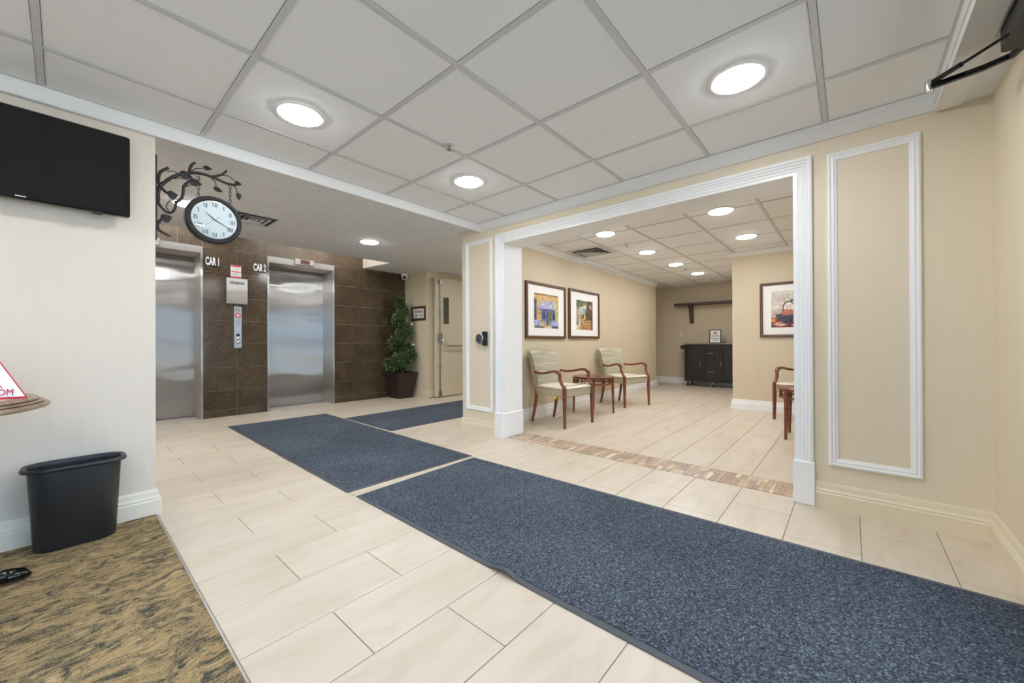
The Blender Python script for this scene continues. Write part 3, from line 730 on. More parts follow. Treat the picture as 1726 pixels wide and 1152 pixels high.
# ------------------------------------------------------------------ floor mats
def floor_mat(name, corners, label, ripple=None, h=0.009):
    """corners: near-left, near-right, far-right, far-left on the floor"""
    A, B, C, D = [Vector(c) for c in corners]
    o = empty(name, ((A.x + C.x) / 2, (A.y + C.y) / 2, 0)); tag(o, label, 'mat', 'navy entrance mats')
    off = Vector((o.location.x, o.location.y))
    def P(u, v): return (A * (1 - u) + B * u) * (1 - v) + (D * (1 - u) + C * u) * v - off
    lu, lv = (B - A).length, (D - A).length; eb = 0.026
    nu, nv = max(24, int(lu / 0.05)), 12
    def lift(u, v):
        if ripple is None: return 0.0
        a = math.exp(-((u - ripple[0]) * lu / 0.055) ** 2) * math.exp(-(v * lv / 0.07) ** 2)
        return ripple[1] * a
    us = [eb / lu + (1 - 2 * eb / lu) * i / nu for i in range(nu + 1)]; vs = [eb / lv + (1 - 2 * eb / lv) * j / nv for j in range(nv + 1)]
    m = MB(); V = []; Fc = []
    for j, v in enumerate(vs):
        for i, u in enumerate(us):
            p = P(u, v); V.append((p.x, p.y, h + lift(u, v)))
    for j in range(nv):
        for i in range(nu):
            a = j * (nu + 1) + i; Fc.append((a, a + 1, a + nu + 2, a + nu + 1))
    m.add(V, Fc)
    ring = [(us[i], vs[0]) for i in range(nu + 1)] + [(us[-1], vs[j]) for j in range(1, nv + 1)] + [(us[i], vs[-1]) for i in range(nu - 1, -1, -1)] + [(us[0], vs[j]) for j in range(nv - 1, 0, -1)]
    r0 = [(*P(u, v), h + lift(u, v)) for u, v in ring]; r1 = [(*P(u, v), 0.0005) for u, v in ring]
    m.rings([r0, r1], False, True)
    m.build('pile', M_['pile'], o)
    def outer(u, v):
        uu = 0.0 if u <= us[0] + 1e-9 else (1.0 if u >= us[-1] - 1e-9 else u)
        vv = 0.0 if v <= vs[0] + 1e-9 else (1.0 if v >= vs[-1] - 1e-9 else v)
        return uu, vv
    rin = [(*P(u, v), 0.0068 + lift(u, v)) for u, v in ring]; rout = [(*P(*outer(u, v)), 0.0040 + lift(*outer(u, v)) * 1.15) for u, v in ring]; rb = [(*P(*outer(u, v)), 0.0012 + lift(*outer(u, v)) * 1.1) for u, v in ring]
    rib = [(*P(u, v), 0.0008) for u, v in ring]
    MB().rings([rib, rin, rout, rb], False, False).build('border', M_['rubber'], o)
    return o
floor_mat('floor_mat', [(-2.335, 1.196), (0.505, 1.170), (0.505, 2.272), (-2.377, 2.243)], 'long navy floor mat nearest the camera with a rippled grey edge', ripple=(0.441, 0.021))
floor_mat('floor_mat', [(-5.435, 1.237), (-2.434, 1.188), (-2.42, 2.266), (-5.388, 2.343)], 'navy floor mat lying across the floor in front of the elevators')
floor_mat('floor_mat', [(-4.872, 2.352), (-3.772, 2.336), (-3.80, 5.2), (-4.89, 5.2)], 'navy floor mat running into the corridor by the fire door')

# ------------------------------------------------------------------ elevators
XD = XE - 0.36
def elevator(n, y0, y1):
    e = empty('elevator', (XE, (y0 + y1) / 2, 0)); cy = (y0 + y1) / 2
    tag(e, 'brushed steel elevator entrance of car %d, %s' % (n, 'partly hidden by the television wall' if n == 1 else 'right of the call panel'), 'elevator', 'elevators')
    a, b = y0 - cy, y1 - cy
    fr = MB()
    fr.box(-0.37, 0.010, a, a + 0.022, 0, ZO).box(-0.37, 0.010, b - 0.022, b, 0, ZO)
    fr.build('jamb', M_['steel_flat'], e)
    MB().box(-0.37, 0.010, a + 0.022, b - 0.022, 2.115, ZO).build('header', M_['steel_flat'], e)
    MB().box(-0.385, -0.36, a + 0.022, b - 0.022, 0.008, 2.115).build('door_panel', M_['steel'], e)
    MB().box(-0.37, -0.335, a + 0.022, b - 0.022, -0.002, 0.004).build('sill', M_['satin'], e)
    MB().box(-0.40, -0.386, a, b, 0, ZO).build('shaft_back', M_['plenum'], e)
    ind = MB().bbox(0.010, 0.045, -0.135 + (0.02 if n == 2 else -0.06), 0.135 + (0.02 if n == 2 else -0.06), 2.128, 2.222, 0.006).build('floor_indicator', M_['satin'], e)
    oy = 0.02 if n == 2 else -0.06
    MB().box(0.044, 0.0465, -0.065 + oy, 0.065 + oy, 2.145, 2.207).build('display', M_['red_led'], ind)
    return e
elevator(1, *OP[0]); elevator(2, *OP[1])

def car_sign(n, yc, zc):
    s = tag(MB().bbox(XE + 0.001, XE + 0.007, yc - 0.079, yc + 0.079, zc - 0.057, zc + 0.057, 0.0015).build('elevator_sign', M_['black']), 'small black plate reading CAR %d in white, beside %s' % (n, 'the clock-side elevator' if n == 1 else 'the elevator right of the call panel'), 'sign', 'elevator car signs')
    text('lettering', 'CAR %d' % n, 0.138, M_['white_ink'], s, (XE + 0.0075, yc, zc), FACE_X, sx=0.40, bold=0.0042)
car_sign(1, 1.262, 2.02); car_sign(2, 1.792, 2.015)

def lines_on(parent, x, y0, y1, zs, mat, h=0.006, name='printed_line'):
    for z, k in zs: MB().box(x, x + 0.0006, y0 + (y1 - y0) * (1 - k) / 2, y1 - (y1 - y0) * (1 - k) / 2, z - h / 2, z + h / 2).build(name, mat, parent)
nt = tag(MB().box(XE + 0.001, XE + 0.003, 1.456, 1.574, 1.842, 2.012).build('notice', M_['paper']), 'white and red paper notice above the steel box between elevators', 'notice')
MB().box(XE + 0.003, XE + 0.0036, 1.458, 1.572, 1.990, 2.010).build('red_band', M_['red'], nt)
MB().box(XE + 0.003, XE + 0.0036, 1.458, 1.572, 1.844, 1.860).build('red_band', M_['red'], nt)
MB().box(XE + 0.003, XE + 0.0036, 1.462, 1.568, 1.918, 1.930).build('red_band', M_['red'], nt)
lines_on(nt, XE + 0.003, 1.466, 1.564, [(1.976, 0.9), (1.962, 1), (1.948, 0.8), (1.902, 1), (1.890, 0.9), (1.876, 0.7)], M_['grey_ink'], 0.003)
bx = empty('wall_box', (XE, 1.519, 1.662)); tag(bx, 'square brushed steel wall box with keyhole above the call panel', 'wall box')
MB().bbox(0.001, 0.05, -0.118, 0.118, -0.171, 0.171, 0.004).build('housing', M_['steel_flat'], bx)
MB().bbox(0.05, 0.056, -0.082, 0.082, 0.092, 0.128, 0.002).build('slot_plate', M_['satin'], bx)
MB().lathe([(0.008, 0.056), (0.008, 0.060)], c=(0, 0.0, 0.098), axis='X', n=12).build('lock', M_['black'], bx)
MB().box(0.0502, 0.0512, -0.108, 0.108, -0.160, 0.085).build('front_door', M_['steel_flat'], bx)
cpn = empty('call_panel', (XE, 1.527, 1.182)); tag(cpn, 'tall narrow elevator call panel with buttons and red emblem', 'call panel')
MB().rings([[(0.001, -0.066, -0.28), (0.001, 0.066, -0.28), (0.035, 0.044, -0.28), (0.035, -0.044, -0.28)], [(0.001, -0.066, 0.28), (0.001, 0.066, 0.28), (0.035, 0.044, 0.28), (0.035, -0.044, 0.28)]]).build('housing', M_['satin'], cpn)
MB().box(0.035, 0.037, -0.042, 0.042, -0.272, 0.272).build('face_plate', M_['steel_flat'], cpn)
em = MB().lathe([(0.036, 0.037), (0.036, 0.0378)], c=(0, 0, 0.155), axis='X', n=8).build('fire_emblem', M_['red'], cpn)
MB().lathe([(0.015, 0.0378), (0.015, 0.0384)], c=(0, 0, 0.155), axis='X', n=16).build('emblem_centre', M_['white_ink'], em)
for a in range(6):
    t = a * math.pi / 3 + 0.5
    MB().poly([(0.0379, math.cos(t) * 0.036, 0.155 + math.sin(t) * 0.036), (0.0379, math.cos(t + 0.22) * 0.018, 0.155 + math.sin(t + 0.22) * 0.018), (0.0379, math.cos(t - 0.22) * 0.018, 0.155 + math.sin(t - 0.22) * 0.018)], (1, 0, 0), 0.0004).build('emblem_ray', M_['white_ink'], em)
text('lettering', 'FIRE', 0.030, M_['grey_ink'], cpn, (0.0374, 0, 0.225), FACE_X)
lines_on(cpn, 0.037, -0.030, 0.030, [(0.100, 1), (0.085, 0.8), (0.070, 1), (0.055, 0.9), (0.040, 0.9), (0.025, 0.7)], M_['grey_ink'], 0.004)
for z, m in ((-0.105, 'black'), (-0.152, 'chrome'), (-0.204, 'chrome')):
    b_ = MB().lathe([(0.020, 0.037), (0.020, 0.042), (0.014, 0.046), (0.002, 0.046)], c=(0, 0, z), axis='X', n=20).build('call_button' if m == 'chrome' else 'key_switch', M_[m], cpn, smooth=40)

# ------------------------------------------------------------------ television
tv = empty('television', (XT, -0.13, 1.845)); tag(tv, 'black flat television mounted on the cream wall', 'television')
MB().bbox(0.045, 0.085, -0.362, 0.362, -0.212, 0.212, 0.006).build('body', M_['black_gloss'], tv)
MB().box(0.0, 0.045, -0.16, 0.16, -0.12, 0.12).build('wall_bracket', M_['black'], tv)
MB().box(0.085, 0.0856, -0.346, 0.346, -0.188, 0.198).build('screen', M_['screen'], tv)
MB().bbox(0.062, 0.088, 0.225, 0.262, -0.222, -0.208, 0.003).build('sensor', M_['black'], tv)
text('lettering', 'SAMSUNG', 0.0070, M_['white_ink'], tv, (0.0856, 0.0, -0.2), FACE_X, bold=0.0003)
for z in (0.17, 0.06, -0.12, -0.16): MB().box(0.058, 0.072, 0.362, 0.3625, z, z + 0.025).build('side_port', M_['grey_ink'], tv)

# ------------------------------------------------------------------ wrought-iron bracket clock
CX, CY, CZ = -3.03, 0.622, 1.738
ck = empty('bracket_clock', (CX, 0.342, 1.80)); tag(ck, 'round wall clock hanging by chains from a black branch bracket', 'clock')
def Q(px, py, dx=0.0):
    """point of the bracket plane from the drawing of it: (y, z) in metres"""
    return (dx, px - 0.342, py - 1.80)
# plate standing on the free end of the wall
MB().bbox(-0.022, 0.022, 0.0, 0.012, -0.235, 0.252, 0.002).build('wall_plate', M_['iron'], ck)
def zy(ix, iy):
    """zoomed-drawing pixel to (y, z) on the plane through the clock"""
    x, y = 255 + ix * 160 / 1152.0, 260 + iy * 160 / 1152.0
    v = Vector(((x - 863) / F_PX, -(y - 576) / F_PX, -1.0)); d = M.to_3x3() @ v
    t = CX / d.x
    return (d.y * t, H + d.z * t)
def branch(name, pts, r0, r1, dx=0.0, n=5):
    P = spline([Q(*zy(*p), dx) for p in pts], n)
    r0, r1 = r0 * 1.55, r1 * 1.55; N = len(P); rr = [(r0 + (r1 - r0) * i / (N - 1)) * (1 + 0.07 * math.sin(i * 2.3)) for i in range(N)]
    return MB().tube(P, rr, 8).build(name, M_['iron'], ck, smooth=50)
branch('main_branch', [(85, 560), (80, 470), (115, 385), (220, 300), (340, 248), (480, 228), (620, 240), (780, 295), (900, 350), (1000, 372), (1040, 372)], 0.0065, 0.0050)
branch('lower_branch', [(85, 440), (78, 560), (120, 640), (200, 710), (270, 690), (300, 600), (280, 570)], 0.0050, 0.0040)
branch('middle_branch', [(200, 480), (140, 430), (95, 360), (85, 290), (115, 215), (205, 168)], 0.0052, 0.0050, 0.004)
branch('side_branch', [(300, 590), (360, 545), (385, 470), (395, 390), (460, 330)], 0.0052, 0.0048, 0.004)
branch('top_twig', [(465, 235), (470, 170), (500, 120), (535, 103)], 0.0056, 0.0046)
branch('right_twig', [(700, 272), (790, 265), (860, 245), (915, 205)], 0.0046, 0.0040)
branch('bottom_twig', [(130, 785), (80, 840), (85, 905), (140, 950), (230, 995)], 0.0050, 0.0046)
for pts in ([(190, 205), (260, 210), (340, 245)], [(490, 215), (530, 180), (630, 175)], [(860, 262), (940, 270), (1010, 330)], [(730, 300), (775, 340), (785, 400)], [(1000, 385), (1030, 430), (1042, 480)],
            [(280, 300), (340, 290), (450, 315)], [(215, 700), (180, 630), (225, 565)], [(410, 400), (470, 375), (540, 390)]):
    branch('tendril', pts, 0.0019, 0.0015, 0.003, 4)
def leaf(c, tip, wid):
    cy, cz = zy(*c); ty, tz = zy(*tip); a = Vector((0, ty - cy, tz - cz)); L_ = a.length; a.normalize(); b = Vector((0, -a.z, a.y))
    o = Vector(Q(cy, cz, 0.006)); prof = [(0, 0.2), (0.12, 0.8), (0.35, 1.0), (0.6, 0.82), (0.82, 0.42), (1.0, 0.02)]
    rings = []
    for t, k in prof:
        p = o + a * (L_ * t); w = wid * k / 2
        rings.append([tuple(p + b * w + Vector((-0.002, 0, 0))), tuple(p + Vector((0.004, 0, 0))), tuple(p - b * w + Vector((-0.002, 0, 0))), tuple(p + Vector((-0.003, 0, 0)))])
    MB().rings(rings).build('iron_leaf', M_['iron'], ck)
for c, t, w in (((340, 230), (500, 290), 0.050), ((455, 320), (615, 378), 0.044), ((200, 500), (320, 500), 0.054), ((630, 165), (735, 182), 0.030), ((755, 405), (865, 465), 0.030),
                ((1010, 345), (1095, 375), 0.030), ((1055, 475), (1060, 560), 0.032), ((120, 790), (250, 765), 0.052)): leaf(c, t, w)
# chains
def chain(ix, y0, y1, k):
    ys = np.linspace(y0, y1, k + 1)
    for i in range(k):
        ya, za = zy(ix, ys[i]); yb, zb_ = zy(ix, ys[i + 1]); m = Vector(Q((ya + yb) / 2, (za + zb_) / 2)); hh = (za - zb_) / 2 * 1.22; ww = 0.0065
        P = [m + (Vector((0, math.cos(t) * ww, math.sin(t) * hh)) if i % 2 == 0 else Vector((math.cos(t) * ww, 0, math.sin(t) * hh))) for t in [2 * math.pi * q / 12 for q in range(13)]]
        MB().tube(P, 0.0018, 6, cap=False).build('chain_link', M_['iron'], ck, smooth=60)
chain(958, 375, 600, 5); chain(572, 270, 530, 5)
# clock body
cb = MB().lathe([(0.118, -0.034), (0.140, -0.030), (0.147, -0.018), (0.147, 0.018), (0.140, 0.030), (0.126, 0.034), (0.118, 0.028), (0.117, 0.022)], c=Q(CY, CZ), axis='X', n=64).build('clock_case', M_['iron'], ck, smooth=35)
c0 = Q(CY, CZ)
dial = MB().lathe([(0.1175, 0.0225), (0.1175, 0.0235), (0.001, 0.0235)], c=c0, axis='X', n=64).build('dial', M_['clock_face'], ck)
def stroke(mb, p, q, w, X=0.0238):
    p, q = Vector(p), Vector(q); d = (q - p).normalized(); n = Vector((-d.y, d.x)) * w / 2
    mb.poly([(c0[0] + X, c0[1] + a.x, c0[2] + a.y) for a in (p + n, p - n, q - n, q + n)], (1, 0, 0), 0.0004)
NUM = ['XII', 'I', 'II', 'III', 'IIII', 'V', 'VI', 'VII', 'VIII', 'IX', 'X', 'XI']
for h_, s in enumerate(NUM):
    a = math.pi / 2 - h_ * math.pi / 6; c = Vector((math.cos(a), math.sin(a))) * 0.094
    wd = {'I': 0.0084, 'V': 0.014, 'X': 0.014}; tot = sum(wd[k] for k in s); hh = 0.0125; x = -tot / 2; m = MB()
    for k in s:
        w = wd[k]; xc = x + w / 2
        if k == 'I':
            stroke(m, c + Vector((xc, -hh)), c + Vector((xc, hh)), 0.0038); stroke(m, c + Vector((xc - 0.003, hh)), c + Vector((xc + 0.003, hh)), 0.001); stroke(m, c + Vector((xc - 0.003, -hh)), c + Vector((xc + 0.003, -hh)), 0.001)
        elif k == 'V':
            stroke(m, c + Vector((xc - w * 0.36, hh)), c + Vector((xc, -hh)), 0.0032); stroke(m, c + Vector((xc + w * 0.36, hh)), c + Vector((xc, -hh)), 0.0013)
        else:
            stroke(m, c + Vector((xc - w * 0.36, hh)), c + Vector((xc + w * 0.36, -hh)), 0.0032); stroke(m, c + Vector((xc + w * 0.36, hh)), c + Vector((xc - w * 0.36, -hh)), 0.0013)
        x += w
    m.build('numeral', M_['ink'], dial)
def hand(name, ang, l0, l1, w0, w1, mat, X):
    a = math.pi / 2 - ang; d = Vector((math.cos(a), math.sin(a))); n = Vector((-d.y, d.x))
    pts = [d * -l0 + n * w0 / 2, d * -l0 - n * w0 / 2, d * (l1 * 0.3) - n * w1 / 2, d * l1 - n * 0.0006, d * l1 + n * 0.0006, d * (l1 * 0.3) + n * w1 / 2]
    MB().poly([(c0[0] + X, c0[1] + p.x, c0[2] + p.y) for p in pts], (1, 0, 0), 0.0006).build(name, M_[mat], ck)
hand('hour_hand', R(30 * 10 + 10), 0.012, 0.060, 0.003, 0.006, 'ink', 0.0250)
hand('minute_hand', R(118), 0.016, 0.092, 0.003, 0.0045, 'ink', 0.0262)
hand('second_hand', R(228), 0.035, 0.055, 0.0016, 0.0014, 'grey_ink', 0.0274)
MB().lathe([(0.1175, 0.029), (0.08, 0.031), (0.001, 0.0316)], c=c0, axis='X', n=48, cap=False).build('glass', M_['glass'], ck, smooth=60)

# ------------------------------------------------------------------ waste basket
wb = empty('waste_basket', (-2.842, 0.040, 0.006)); tag(wb, 'slim black plastic waste basket standing on the carpet', 'waste basket')
def oct_ring(a, b, c, z):
    """long slim ring: half width a (x), half length b (y), flat sides and blunt pointed ends"""
    q = [(a, 0.0), (a, b - c * 1.3), (a - c * 0.18, b - c * 0.62), (a - c * 0.62, b - c * 0.14), (a - c, b)]
    r1 = q + [(-x, y) for x, y in reversed(q)]
    return [(x, y, z) for x, y in r1 + [(-x, -y) for x, y in r1[1:-1]]]
prof = [oct_ring(0.066, 0.128, 0.045, 0.0), oct_ring(0.072, 0.134, 0.045, 0.008), oct_ring(0.088, 0.152, 0.055, 0.372)]
inner = [oct_ring(0.085, 0.149, 0.055, 0.372), oct_ring(0.069, 0.131, 0.045, 0.012)]
MB().rings(prof, True, False).rings(inner, False, True).build('bin_body', M_['bin'], wb, smooth=40)
MB().rings([oct_ring(0.085, 0.149, 0.055, 0.366), oct_ring(0.100, 0.170, 0.062, 0.372), oct_ring(0.103, 0.173, 0.064, 0.380), oct_ring(0.098, 0.167, 0.062, 0.389), oct_ring(0.088, 0.153, 0.056, 0.386), oct_ring(0.085, 0.149, 0.055, 0.372)], False, False).build('rim', M_['bin'], wb, smooth=50)

# ------------------------------------------------------------------ pedestal table at the picture's edge
tx, ty, tz = -2.45, -0.417, 0.76
pt = empty('pedestal_table', (tx, ty, 0.006)); tag(pt, 'round pedestal table with grooved wooden rim cut by the picture edge', 'table')
rim = [(0.300, 0.748), (0.315, 0.7525), (0.345, 0.7515), (0.353, 0.747), (0.354, 0.742), (0.348, 0.739), (0.356, 0.7385), (0.364, 0.7375), (0.368, 0.733), (0.361, 0.7295), (0.370, 0.729), (0.380, 0.726), (0.383, 0.719), (0.378, 0.712), (0.366, 0.708), (0.300, 0.710)]
MB().lathe(rim, n=72, cap=False).build('table_rim', M_['wood_table'], pt, smooth=22)
MB().lathe([(0.302, 0.748), (0.302, 0.716)], n=64).build('table_top', M_['table_top'], pt)
MB().lathe([(0.035, 0.05), (0.055, 0.09), (0.045, 0.14), (0.028, 0.25), (0.05, 0.36), (0.032, 0.45), (0.03, 0.62), (0.06, 0.69), (0.14, 0.713)], n=32).build('pedestal', M_['iron'], pt, smooth=50)
def paw(ang):
    d = Vector((math.cos(ang), math.sin(ang), 0)); s = Vector((-d.y, d.x, 0))
    P = [d * 0.03 + Vector((0, 0, 0.16)), d * 0.14 + Vector((0, 0, 0.10)), d * 0.23 + Vector((0, 0, 0.045)), d * 0.28 + Vector((0, 0, 0.034)), d * 0.305 + Vector((0, 0, 0.030))]
    m = MB().tube([tuple(p) for p in spline(P, 4)], [0.030, 0.030, 0.029, 0.028, 0.027, 0.026, 0.025, 0.025, 0.025, 0.026, 0.027, 0.028, 0.027, 0.026, 0.025, 0.022, 0.018], 10)
    for k in (-1, 0, 1):
        q = d * 0.305 + s * (0.019 * k) + Vector((0, 0, 0.022))
        m.tube([tuple(q - d * 0.03 + Vector((0, 0, 0.008))), tuple(q + Vector((0, 0, 0.007))), tuple(q + d * 0.022), tuple(q + d * 0.034 - Vector((0, 0, 0.006)))], [0.015, 0.0185, 0.016, 0.007], 8)
    m.build('claw_foot', M_['black_gloss'], pt, smooth=60)
for a in (108, 228, 348): paw(R(a))
# card standing on the table
cd = empty('table_card', (-2.36, -0.208, 0.7590), R(-14)); tag(cd, 'white card with red border and red lettering on the round table', 'sign card')
def card(name, y0, y1, z0, z1, x, mat, lean=0.22):
    pts = [(x - z0 * lean, y0, z0), (x - z0 * lean, y1 - z0 * 0.55, z0), (x - z1 * lean, y1 - z1 * 0.55, z1), (x - z1 * lean, y0, z1)]
    return MB().poly(pts, (1, 0, lean), 0.0015).build(name, mat, cd)
card('card_sheet', -0.16, 0.125, 0.0, 0.21, 0.0, M_['pink_paper'])
card('red_border', -0.16, 0.125, 0.0, 0.008, 0.0012, M_['red'])
MB().poly([(-0.095, -0.16, 0.0), (-0.095, 0.06, 0.0), (-0.0475, -0.055, 0.21), (-0.0475, -0.16, 0.21)], (-1, 0, 0.22), 0.0015).build('card_back', M_['pink_paper'], cd)
def slant(name, off, z1, w):
    pts = []
    for z in (0.0, z1): pts.append((0.0014 - z * 0.22, 0.125 - off - z * 0.55, z))
    a, b = Vector(pts[0]), Vector(pts[1]); n = Vector((0, w, 0))
    MB().poly([tuple(a - n), tuple(a), tuple(b), tuple(b - n)], (1, 0, 0.22), 0.0006).build(name, M_['red'], cd)
slant('red_border', 0.0, 0.21, 0.004); slant('red_border', 0.042, 0.16, 0.003)
MB().poly([(0.0018 - 0.008 * 0.22, -0.10, 0.008), (0.0018 - 0.008 * 0.22, 0.094, 0.010), (0.0018 - 0.04 * 0.22, 0.086, 0.040), (0.0018 - 0.04 * 0.22, -0.10, 0.040)], (1, 0, 0.22), 0.0006).build('name_field', M_['paper'], cd)
text('lettering', 'ROOM', 0.034, M_['red'], cd, (-0.0012, 0.052, 0.0245), (R(90 - 12.4), 0, R(90)), sx=0.72, bold=0.0)

# ------------------------------------------------------------------ pictures
def paint(w, h, fn):
    a = np.zeros((h, w, 3)); fn(a); return a
def rect(a, x0, x1, y0, y1, c):
    h, w = a.shape[:2]; a[int(y0 * h):max(int(y1 * h), int(y0 * h) + 1), int(x0 * w):max(int(x1 * w), int(x0 * w) + 1)] = c
def blob(a, cx, cy, rx, ry, c, rough=0.0, rnd=np.random.RandomState(1)):
    h, w = a.shape[:2]; Y, X = np.mgrid[0:h, 0:w]; d = ((X / w - cx) / rx) ** 2 + ((Y / h - cy) / ry) ** 2
    a[d + rough * rnd.randn(h, w) < 1] = c
def quad(a, p, c):
    h, w = a.shape[:2]; Y, X = np.mgrid[0:h, 0:w]; X = X / w; Y = Y / h; m = np.ones((h, w), bool); k = len(p)
    for i in range(k):
        (x0, y0), (x1, y1) = p[i], p[(i + 1) % k]; m &= ((x1 - x0) * (Y - y0) - (y1 - y0) * (X - x0)) >= 0
    a[m] = c
def speckle(a, s, seed=2):
    r = np.random.RandomState(seed); hh, ww = a.shape[:2]
    for q in (3, 6):
        lo = r.randn(hh // q + 1, ww // q + 1, 3) * 0.5 + r.randn(hh // q + 1, ww // q + 1, 1); a += np.kron(lo, np.ones((q, q, 1)))[:hh, :ww] * s * 0.9
    n = r.randn(*a.shape[:2], 1) * s; a += n; a += r.randn(*a.shape) * s * 0.4; np.clip(a, 0, 255, a)
def cafe(a):
    a[:] = (206, 176, 112); rect(a, 0, 1, 0, .06, (150, 120, 80)); rect(a, 0, 1, .06, .16, (214, 176, 120)); rect(a, .1, .95, .11, .125, (150, 112, 70))
    rect(a, 0, .1, .18, .78, (72, 66, 84)); rect(a, .86, 1, .2, .9, (196, 186, 110))
    rect(a, .28, .86, .4, .9, (96, 106, 160)); rect(a, .34, .44, .56, .74, (60, 66, 100)); rect(a, .52, .74, .48, .9, (112, 116, 100)); rect(a, .50, .53, .46, .95, (40, 44, 90)); rect(a, .76, .84, .56, .74, (40, 46, 62)); rect(a, .12, .27, .5, .8, (204, 160, 96))
    for k in range(20):
        t0, t1 = k / 20, (k + 1) / 20
        quad(a, [(.28 + .58 * t0, .2), (.28 + .58 * t1, .2), (.10 + .72 * t1, .44), (.10 + .72 * t0, .44)], (238, 240, 248) if k % 2 else (62, 78, 146))
    rect(a, .1, .82, .44, .47, (70, 84, 150))
    blob(a, .1, .86, .12, .1, (150, 170, 214), .3); blob(a, .34, .88, .13, .09, (196, 176, 150), .3); blob(a, .82, .88, .18, .12, (164, 178, 220), .35); blob(a, .85, .96, .2, .05, (80, 74, 100), .4); blob(a, .2, .97, .2, .04, (90, 78, 84), .4)
    rect(a, .44, .7, .95, 1, (222, 206, 178)); speckle(a, 11)
def alley(a):
    a[:] = (170, 136, 92); rect(a, 0, .28, 0, .8, (150, 140, 112)); rect(a, .28, .62, 0, .5, (214, 208, 176)); rect(a, .62, 1, 0, .66, (92, 66, 52))
    blob(a, .2, .1, .26, .14, (92, 104, 62), .35); blob(a, .5, .08, .12, .08, (110, 110, 70), .3); blob(a, .42, .34, .12, .08, (150, 176, 206), .2); rect(a, .36, .62, .46, .66, (130, 92, 74)); blob(a, .5, .55, .06, .1, (222, 190, 120), .2); blob(a, .57, .42, .06, .16, (84, 104, 60), .3)
    quad(a, [(.0, 1), (.0, .84), (.34, .62), (.46, .62), (.28, 1)], (222, 202, 168)); rect(a, 0, .12, .72, .84, (96, 96, 96))
    for k in range(8): quad(a, [(.36 - .03 * k + .0, .66 + .043 * k), (.98, .62 + .046 * k), (.98, .645 + .046 * k), (.36 - .03 * k, .69 + .043 * k)], (206, 160, 108) if k % 2 else (142, 98, 66))
    rect(a, .9, 1, .3, 1, (74, 58, 54)); blob(a, .86, .2, .1, .08, (176, 150, 130), .4); blob(a, .2, .5, .07, .3, (196, 184, 150), .4); blob(a, .3, .7, .04, .25, (120, 110, 60), .5); speckle(a, 15)
def kettle(a):
    a[:] = (220, 214, 202); blob(a, .4, .2, .5, .12, (206, 196, 186), .6); rect(a, 0, 1, .72, 1, (112, 40, 46)); blob(a, .2, .62, .25, .12, (196, 178, 160), .4)
    blob(a, .50, .72, .26, .20, (72, 66, 80), .06); blob(a, .22, .70, .10, .08, (80, 72, 84), .1); blob(a, .78, .58, .14, .10, (84, 76, 84), .2); blob(a, .46, .58, .18, .08, (196, 120, 96), .3)
    h, w = a.shape[:2]; Y, X = np.mgrid[0:h, 0:w]; d = np.sqrt(((X / w - .48) / .16) ** 2 + ((Y / h - .46) / .17) ** 2); a[(d > .88) & (d < 1.06) & (Y / h < .56)] = (44, 34, 40)
    blob(a, .58, .275, .05, .022, (70, 74, 96), .1); blob(a, .56, .255, .018, .016, (50, 50, 66)); quad(a, [(.61, .27), (.70, .30), (.70, .305), (.61, .29)], (60, 62, 80))
    blob(a, .25, .90, .16, .06, (226, 176, 168), .4); blob(a, .68, .92, .12, .06, (226, 150, 60), .4); blob(a, .05, .80, .08, .05, (220, 150, 70), .4); blob(a, .85, .86, .14, .08, (220, 176, 90), .5); blob(a, .5, .86, .25, .05, (70, 50, 66), .5); blob(a, .92, .72, .1, .1, (160, 60, 50), .5); speckle(a, 9)
def print_sheet(name, arr, fn, u0, u1, v0, v1, hgt, parent):
    """flat print: a fine sheet whose points carry the ink colour; row 0 is the top"""
    h, w = arr.shape[:2]; me = bpy.data.meshes.new(name)
    vs = [fn(u0 + (u1 - u0) * i / (w - 1), v1 - (v1 - v0) * j / (h - 1), hgt) for j in range(h) for i in range(w)]
    fs = [(j * w + i, j * w + i + 1, (j + 1) * w + i + 1, (j + 1) * w + i) for j in range(h - 1) for i in range(w - 1)]
    me.from_pydata(vs, [], fs); me.materials.append(M_['print'])
    at = me.color_attributes.new('Col', 'FLOAT_COLOR', 'POINT')
    c = np.ones((h * w, 4)); x = arr.reshape(-1, 3) / 255.0; c[:, :3] = np.where(x <= 0.04045, x / 12.92, ((x + 0.055) / 1.055) ** 2.4)
    at.data.foreach_set('color', c.ravel()); me.update()
    o = bpy.data.objects.new(name, me); COL.objects.link(o); o.parent = parent; return o
def picture(loc, rz, W, Hh, mat_w, arr, label):
    """framed print hung on a wall; local x runs right, z up, the wall is at y = 0 and the picture faces -y"""
    e = empty('framed_picture', loc, rz); tag(e, label, 'picture', 'framed prints in the sitting room')
    fn = lambda u, v, h: (u, -h, v)
    MB().frame(fn, -W / 2, W / 2, -Hh / 2, Hh / 2, [(0, 0.001), (0, 0.028), (0.006, 0.033), (0.026, 0.033), (0.034, 0.025), (0.034, 0.012)]).build('frame', M_['wood_frame'], e)
    MB().box(-W / 2 + 0.004, W / 2 - 0.004, -0.013, -0.001, -Hh / 2 + 0.004, Hh / 2 - 0.004).build('mat_board', M_['matboard'], e)
    print_sheet('print', arr, fn, -W / 2 + mat_w[0], W / 2 - mat_w[0], -Hh / 2 + mat_w[1], Hh / 2 - mat_w[2], 0.0136, e)
    return e
def left_wall_spot(y): return (xl(y), y)
awl = math.atan2(-0.14, 4.72)              # the left wall's skew
